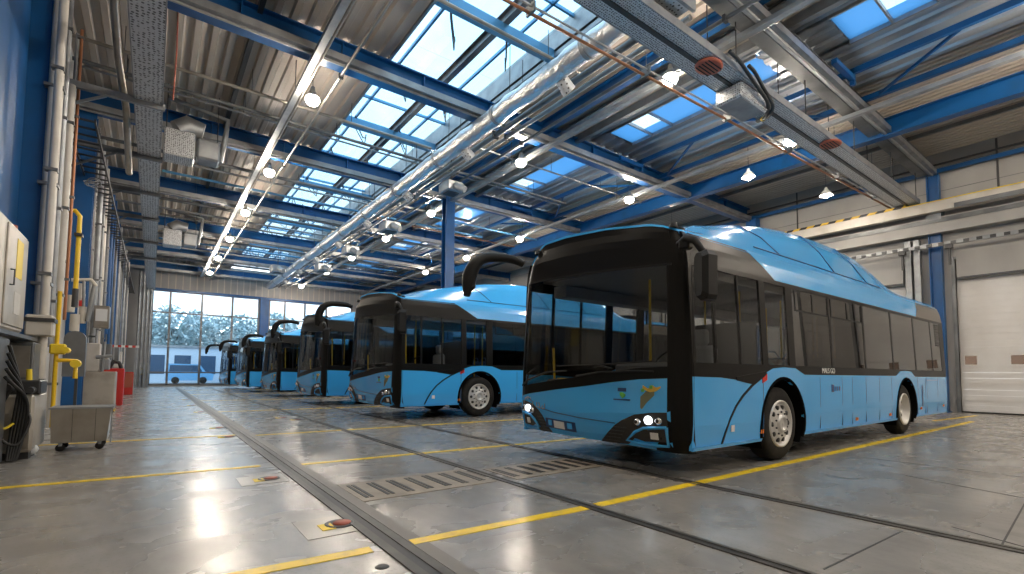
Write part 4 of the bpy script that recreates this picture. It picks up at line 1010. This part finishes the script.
    for i in range(nx+1):
        x=.19+(LB-.33)*i/nx; h=interp(HZ,x); wv=interp([(.1,0),(.9,1)],x)
        base=2.90; 
        ridge=min(1,max(0,(h-3.05)/.5)); mid=3.12 if x<1.2 else 3.06
        top=max(h,interp([(.1,3.02),(.5,3.12),(1.2,3.14),(9,3.06),(LB,3.0)],x))
        ysec=[(.115,2.88),(.17,2.97),(.24,min(top,3.03+.02*ridge)),(.34+.06*ridge,2.99+(top-2.99)*(.55)),(.50+.10*ridge,2.99+(top-2.99)*.93),(.75,top-.0),(W/2,top+.015)]
        full=ysec+[(W-y,z) for y,z in ysec[::-1][1:]]
        bl=max(0,1-(x-.19)/.8)
        sec.append([(x,y,z+(min(z,interp(MT,y)-.03-.0*x)-z)*(bl**.5 if bl>0 else 0)) for y,z in full])
    k=len(sec[0]); vs=[p for s_ in sec for p in s_]
    g.add(vs,[(i*k+j,(i+1)*k+j,(i+1)*k+j+1,i*k+j+1) for i in range(nx) for j in range(k-1)],True)
    g.add(sec[0],[tuple(range(k))]); g.add(sec[-1],[tuple(range(k))])
    B(g,'roof_fairing','bus_blue')
    # fairing seams
    g=MB()
    def rp(x,j,o=.006):
        i=(x-.19)/(LB-.33)*nx; i0=int(i); f_=i-i0; a,b=sec[i0][j],sec[min(nx,i0+1)][j]; return (x,a[1]+(b[1]-a[1])*f_-o,a[2]+(b[2]-a[2])*f_+o)
    g.tube([rp(x*.25+2.1,2) for x in range(22)],.010,5)
    for x0,x1 in ((2.1,2.9),(4.3,5.0),(5.8,6.6)): g.tube([rp(x1,2),rp((x0*1+x1*2)/3,3),rp((2*x0+x1)/3,4),rp(x0,5)],.010,5)
    B(g,'fairing_seam','bus_blue_groove')
    g=MB(); g.lathe([(0,.07),(.04,.06),(.05,0)],(.17,.22,2.96),'z',10); g.lathe([(0,.07),(.04,.06),(.05,0)],(.17,W-.3,3.04),'z',10); B(g,'clearance_lamp','trim_black')
    g=MB(); g.box(9.3,9.9,.8,1.6,3.02,3.28,.04); B(g,'roof_unit','trim_black')
    # wheels
    for x in (WF,WR):
        for sd in ('near','far'): wheel(bus,'wheel',x,sd,dual=(x==WR))
    g=MB(); g.box(WF-.1,WF+.1,.35,W-.35,.42,.6); g.box(WR-.12,WR+.12,.35,W-.35,.42,.62); g.box(1.0,1.7,.4,W-.4,.33,.38); B(g,'axle','dark_steel')
    # interior
    g=MB(); g.box(.45,WF-.7,.06,W-.06,.34,.40); g.box(WF-.7,WF+.7,.62,W-.62,.34,.40); g.box(WF+.7,WR-.7,.06,W-.06,.34,.40); g.box(WR-.7,WR+.7,.62,W-.62,.34,.40); g.box(WF-.7,WF+.7,.06,.62,1.15,1.19); g.box(WF-.7,WF+.7,W-.62,W-.06,1.15,1.19); g.box(LB-2.1,LB-.4,.06,W-.06,.60,1.30); g.box(WR-.7,WR+.7,.06,.62,1.15,1.19); g.box(WR-.7,WR+.7,W-.62,W-.06,1.15,1.19); B(g,'floor_pan','interior')
    g=MB(); g.box(.35,LB-.3,.20,W-.20,2.62,2.66); g.box(.6,LB-.5,.16,.42,2.42,2.60); g.box(.6,LB-.5,W-.42,W-.16,2.42,2.60); B(g,'headliner','interior_light')
    g=MB(); g.box(.30,.78,.20,W-.3,.86,1.12,.04); g.box(.34,.72,.30,1.25,1.08,1.36,.05); B(g,'dashboard','interior')
    g=MB(); t=[]
    cc=(.92,.78,1.36)
    g.tube([(cc[0]+.12*math.sin(q*PI/10),cc[1]+.24*math.cos(q*PI/10),cc[2]+.19*math.sin(q*PI/10)) for q in range(21)],.016,6); g.tube([(.70,.78,1.10),cc],.03,6); B(g,'steering_wheel','trim_black')
    g=MB(); g.box(1.18,1.62,.52,1.02,.85,.98,.04); g.box(1.52,1.66,.52,1.02,.98,1.62,.05); g.box(1.54,1.64,.64,.90,1.62,1.86,.04); g.box(1.3,1.5,.65,.9,.4,.86); B(g,'driver_seat','seat_grey')
    g=MB(); g.box(1.84,1.88,.10,1.20,.40,1.95); B(g,'cab_partition','interior')
    def seat(x,y,m_='seat',name='seat'):
        g=MB(); g.box(x,x+.42,y,y+.40,.78,.86,.03); g.box(x+.38,x+.47,y,y+.40,.86,1.50,.04); g.tube([(x+.40,y+.05,1.50),(x+.42,y+.12,1.60),(x+.42,y+.28,1.60),(x+.40,y+.35,1.50)],.014,5); g.box(x+.15,x+.25,y+.12,y+.26,.40,.78); return B(g,name,m_)
    for x in (3.2,4.0,4.8,5.6,6.4,7.3,8.2):
        for y in (.12,.56): seat(x,y)
    for x in (3.4,4.4,6.4,7.3,8.2):
        for y in (W-.52,W-.96): seat(x,y)
    g=MB()
    for (x,y) in ((1.95,1.25),(1.2,1.32),(3.1,1.0),(4.7,1.05),(6.3,1.05),(3.3,W-1.05),(5.6,W-1.05),(7.2,1.05),(7.9,W-1.05)): g.tube([(x,y,.4),(x,y,2.62)],.018,8)
    g.tube([(.45,.34,1.35),(.42,.34,2.3)],.018,8); g.tube([(.45,W-.35,.9),(.42,W-.35,1.6)],.016,8); g.tube([(.5,W-.35,1.12),(.5,W-.8,1.12)],.016,8)
    B(g,'grab_pole','yellow')
    # near mirror
    g=MB(); g.tube([(.02,.06,2.70),(-.02,-.06,2.74),(-.02,-.16,2.70),(.0,-.24,2.56)],[.04,.05,.045,.04],8); g.box(-.05,.06,-.10,.03,2.62,2.74,.02); ms=B(g,'side_mirror','trim_black')
    g=MB(); poly=[(-.13,2.07),(-.09,2.02),(.07,2.02),(.12,2.08),(.14,2.34),(.12,2.54),(.05,2.58),(-.09,2.56),(-.14,2.50)]
    vs=[]
    for (u,z) in poly: vs.append((-.02+u*.55,-.25+u*.75,z))
    vs2=[(a+.14,b-.02,c) for a,b,c in vs]; vs3=[(.5*(a+.09)+.5*(.12+.0),b*.55+.45*-.27,c*.8+.2*2.15) for a,b,c in vs]
    n=len(vs); cx=lambda v,o:(v[0]-.09,v[1]+.05,v[2])
    fr=[(a*.8+.2*.02-.07,b*.8+.2*-.27+.03,c*.85+.15*2.3) for a,b,c in vs]
    g.add(fr+vs+vs2,[tuple(range(n))]+[(i,(i+1)%n,n+(i+1)%n,n+i) for i in range(n)]+[(n+i,n+(i+1)%n,2*n+(i+1)%n,2*n+i) for i in range(n)]+[tuple(range(2*n,3*n))]); g.build('mirror_head','trim_black',ms,fn=D)
    g=MB(); g.add([(a+.003,b*1.0,c) for a,b,c in [(v[0]*.9+.1*.16,v[1]*.88+.12*-.29,v[2]*.88+.12*2.3) for v in vs2]],[tuple(range(n))]); g.build('mirror_glass','chrome',ms,fn=D)
    # far mirror: long arm looping forward
    g=MB(); A=[(.10,W-.06,3.02),(-.04,W+.0,3.08),(-.28,W+.07,3.09),(-.48,W+.14,3.06),(-.60,W+.18,2.97),(-.67,W+.21,2.82),(-.70,W+.22,2.66),(-.72,W+.23,2.46)]
    A=[(x+.0,y,z-.10) for x,y,z in A]
    # flattened sweep
    rs=[.055,.065,.07,.08,.095,.105,.095,.045]
    rr=spline([(q,0,0) for q in rs]); g.tube(spline(A),[q.x for q in rr],10); fmm=B(g,'kerb_mirror_arm','trim_black')
    g=MB(); g.box(-.76,-.60,W+.12,W+.32,2.44,2.78,.06); g.build('mirror_head','trim_black',fmm,fn=D)
    return bus
bus0=make_bus()
BUS=[(4.80,3.20,'large light blue bus in front with its left side along the yellow line'),
     (4.80,11.25,'second blue bus in the row, directly behind the large front bus'),
     (4.80,17.6,'third blue bus in the row, half hidden by the second'),
     (4.60,24.2,'fourth blue bus in the row, beyond the third'),
     (4.25,30.6,'fifth blue bus in the row, small, before the end windows'),
     (4.0,36.6,'last and smallest bus of the row at the end windows')]
for i,(x,y,lb) in enumerate(BUS):
    if i==0: o=bus0; o.location=(x,y,0); o['label']=lb
    else:
        sk=() if i<2 else ('seat','flap_seam','wiper','sticker','number_sticker','side_lettering','fog_lamp','lens','wheel_nuts','vent_holes','plate_clip')
        o=copy_tree(bus0,(x,y,0),lb,skip=sk)
        if i==1: 
            for ch in list(o.children):
                if ch.name.startswith(('side_lettering',)): bpy.data.objects.remove(ch)
    if i in (1,2): o.scale=(1.04,1.03,1.06)
    if i>0:
        for ch in o.children:
            for g2 in ch.children:
                if g2.name.startswith('lamp_unit') and g2.data.materials[0]==M['headlamp_on']: g2.material_slots[0].link='OBJECT'; g2.material_slots[0].material=M['chrome']

# ------------------------------------------------------------------ outside
m=MB(); m.box(-60,80,YB+.45,130,-.25,-.05); o=m.build('ground','asphalt'); tag(o,'paved yard outside the end windows',None,None,'structure')
def tree(x,y,h,r,seed):
    q=random.Random(seed); o=thing('tree','hazy leafy tree standing behind the end windows','tree',(x,y,-.05),0,'trees beyond the end windows')
    m=MB(); m.tube([(0,0,0),(.1,0,h*.3),(0,.1,h*.6)],[.25,.2,.1],8)
    for k in range(5):
        a=q.uniform(0,6.28); m.tube([(0,0,h*(.3+.05*k)),(math.cos(a)*r*.5,math.sin(a)*r*.5,h*(.55+.06*k))],[.1,.04],6)
    m.build('trunk','bark',o)
    m=MB(); vs=[];fs=[]
    for k in range(1500):
        a=q.uniform(0,6.283); u=q.uniform(-1,1); rr=q.random()**.4
        sx=math.sqrt(1-u*u); cx=math.cos(a)*sx*r*rr; cy=math.sin(a)*sx*r*rr; cz=h*.62+u*rr*h*.40
        s=q.uniform(.18,.4); d1=Vector((q.uniform(-1,1),q.uniform(-1,1),q.uniform(-1,1))).normalized()*s; d2=Vector((q.uniform(-1,1),q.uniform(-1,1),q.uniform(-1,1))).normalized()*s*.6; c=Vector((cx,cy,cz))
        b=len(vs); vs+=[c-d1,c+d2,c+d1,c-d2]; fs.append((b,b+1,b+2,b+3))
    m.add(vs,fs); m.build('crown','hazed_leaf',o,recalc=False)
for i,(x,y,h,r) in enumerate([(-4,70,8.5,2.7),(1.6,71,9,2.8),(7.2,70,8.3,2.7),(12.9,71,9,2.8),(18.6,70,8.4,2.7),(24.3,71,9,2.7),(-1.4,78,9,2.8),(4.4,79,9.5,2.8),(10,78,9.2,2.8),(15.8,79,9.5,2.8),(21.5,78,9,2.8)]): tree(x,y,h,r,i)
o=thing('depot_building','low pale blue building across the yard behind the windows','building',(0,60,-.05)); m=MB(); m.box(-8,24,0,5,0,3.6); m.build('walls','depot_wall',o)
m=MB(); m.box(-8.2,24.2,-.2,5.2,3.6,3.8); m.build('roof','galv',o)
for k in range(14): m=MB(); m.box(-7+k*2.2,-5.6+k*2.2,-.03,0,.9,2.8); m.build('window','depot_pane',o)
for i,(x,lb) in enumerate(((1.0,'blue van parked outside, left part of the window'),(6.2,'blue van parked outside near the end column'))):
    o=thing('van',lb,'van',(x,55.5,-.05)); m=MB(); m.prism([(0,.3),(3.8,.3),(3.9,.9),(3.2,1.15),(2.7,1.85),(.1,1.9)],'y',0,1.7); m.build('body','van_paint',o); m=MB(); m.prism([(.3,1.15),(2.95,1.15),(2.6,1.75),(.35,1.75)],'y',-.01,1.71); m.build('windows','depot_pane',o)
    for a in (.8,3.0): m=MB(); m.lathe([(0,0),(.32,0),(.32,.2),(0,.2)],(a,-.03,.32),'y',16); m.build('wheel','rubber',o)

# ------------------------------------------------------------------ world
w=bpy.data.worlds.new('sky'); sc.world=w; w.use_nodes=True; nt=w.node_tree; bg=nt.nodes['Background']
tc=nt.nodes.new('ShaderNodeTexCoord'); sp=nt.nodes.new('ShaderNodeSeparateXYZ'); nt.links.new(tc.outputs['Generated'],sp.inputs[0])
cr=nt.nodes.new('ShaderNodeValToRGB'); nt.links.new(sp.outputs[2],cr.inputs[0])
cr.color_ramp.elements[0].position=.0; cr.color_ramp.elements[0].color=(.86,.94,1,1); cr.color_ramp.elements[1].position=.55; cr.color_ramp.elements[1].color=(.55,.80,1,1)
nz=nt.nodes.new('ShaderNodeTexNoise'); nz.inputs['Scale'].default_value=3.2; nz.inputs['Detail'].default_value=6; nt.links.new(tc.outputs['Generated'],nz.inputs[0])
mr=nt.nodes.new('ShaderNodeMapRange'); mr.inputs[1].default_value=.42; mr.inputs[2].default_value=.62; nt.links.new(nz.outputs[0],mr.inputs[0])
mx=nt.nodes.new('ShaderNodeMix'); mx.data_type='RGBA'; nt.links.new(mr.outputs[0],mx.inputs[0]); nt.links.new(cr.outputs[0],mx.inputs[6]); mx.inputs[7].default_value=(1,1,1,1)
nt.links.new(mx.outputs[2],bg.inputs[0]); bg.inputs[1].default_value=1.5

# ------------------------------------------------------------------ camera
F=482.48; PY=345.72; H=1.2; pit=.0571; roll=.00866; yaw=.64014
f_=Vector((math.sin(yaw)*math.cos(pit),math.cos(yaw)*math.cos(pit),math.sin(pit)))
r0=Vector((math.cos(yaw),-math.sin(yaw),0)); u0=r0.cross(f_)
r_=r0*math.cos(roll)+u0*math.sin(roll); u_=-r0*math.sin(roll)+u0*math.cos(roll)
cam=bpy.data.cameras.new('camera'); co=bpy.data.objects.new('camera',cam); COL.objects.link(co)
mw=Matrix(((r_.x,u_.x,-f_.x,0),(r_.y,u_.y,-f_.y,0),(r_.z,u_.z,-f_.z,H),(0,0,0,1)))
co.matrix_world=mw; cam.sensor_width=36; cam.lens=36*F/1024; cam.shift_y=(PY-287)/1024; cam.clip_end=400
sc.camera=co
sc.view_settings.view_transform='Standard'; sc.view_settings.look='None'; sc.view_settings.exposure=0.9; sc.view_settings.gamma=1; sc.view_settings.use_curve_mapping=False
cy=sc.cycles; cy.use_denoising=True; cy.max_bounces=8; cy.diffuse_bounces=4; cy.glossy_bounces=4; cy.transparent_max_bounces=24; cy.sample_clamp_indirect=6; cy.caustics_reflective=False; cy.caustics_refractive=False
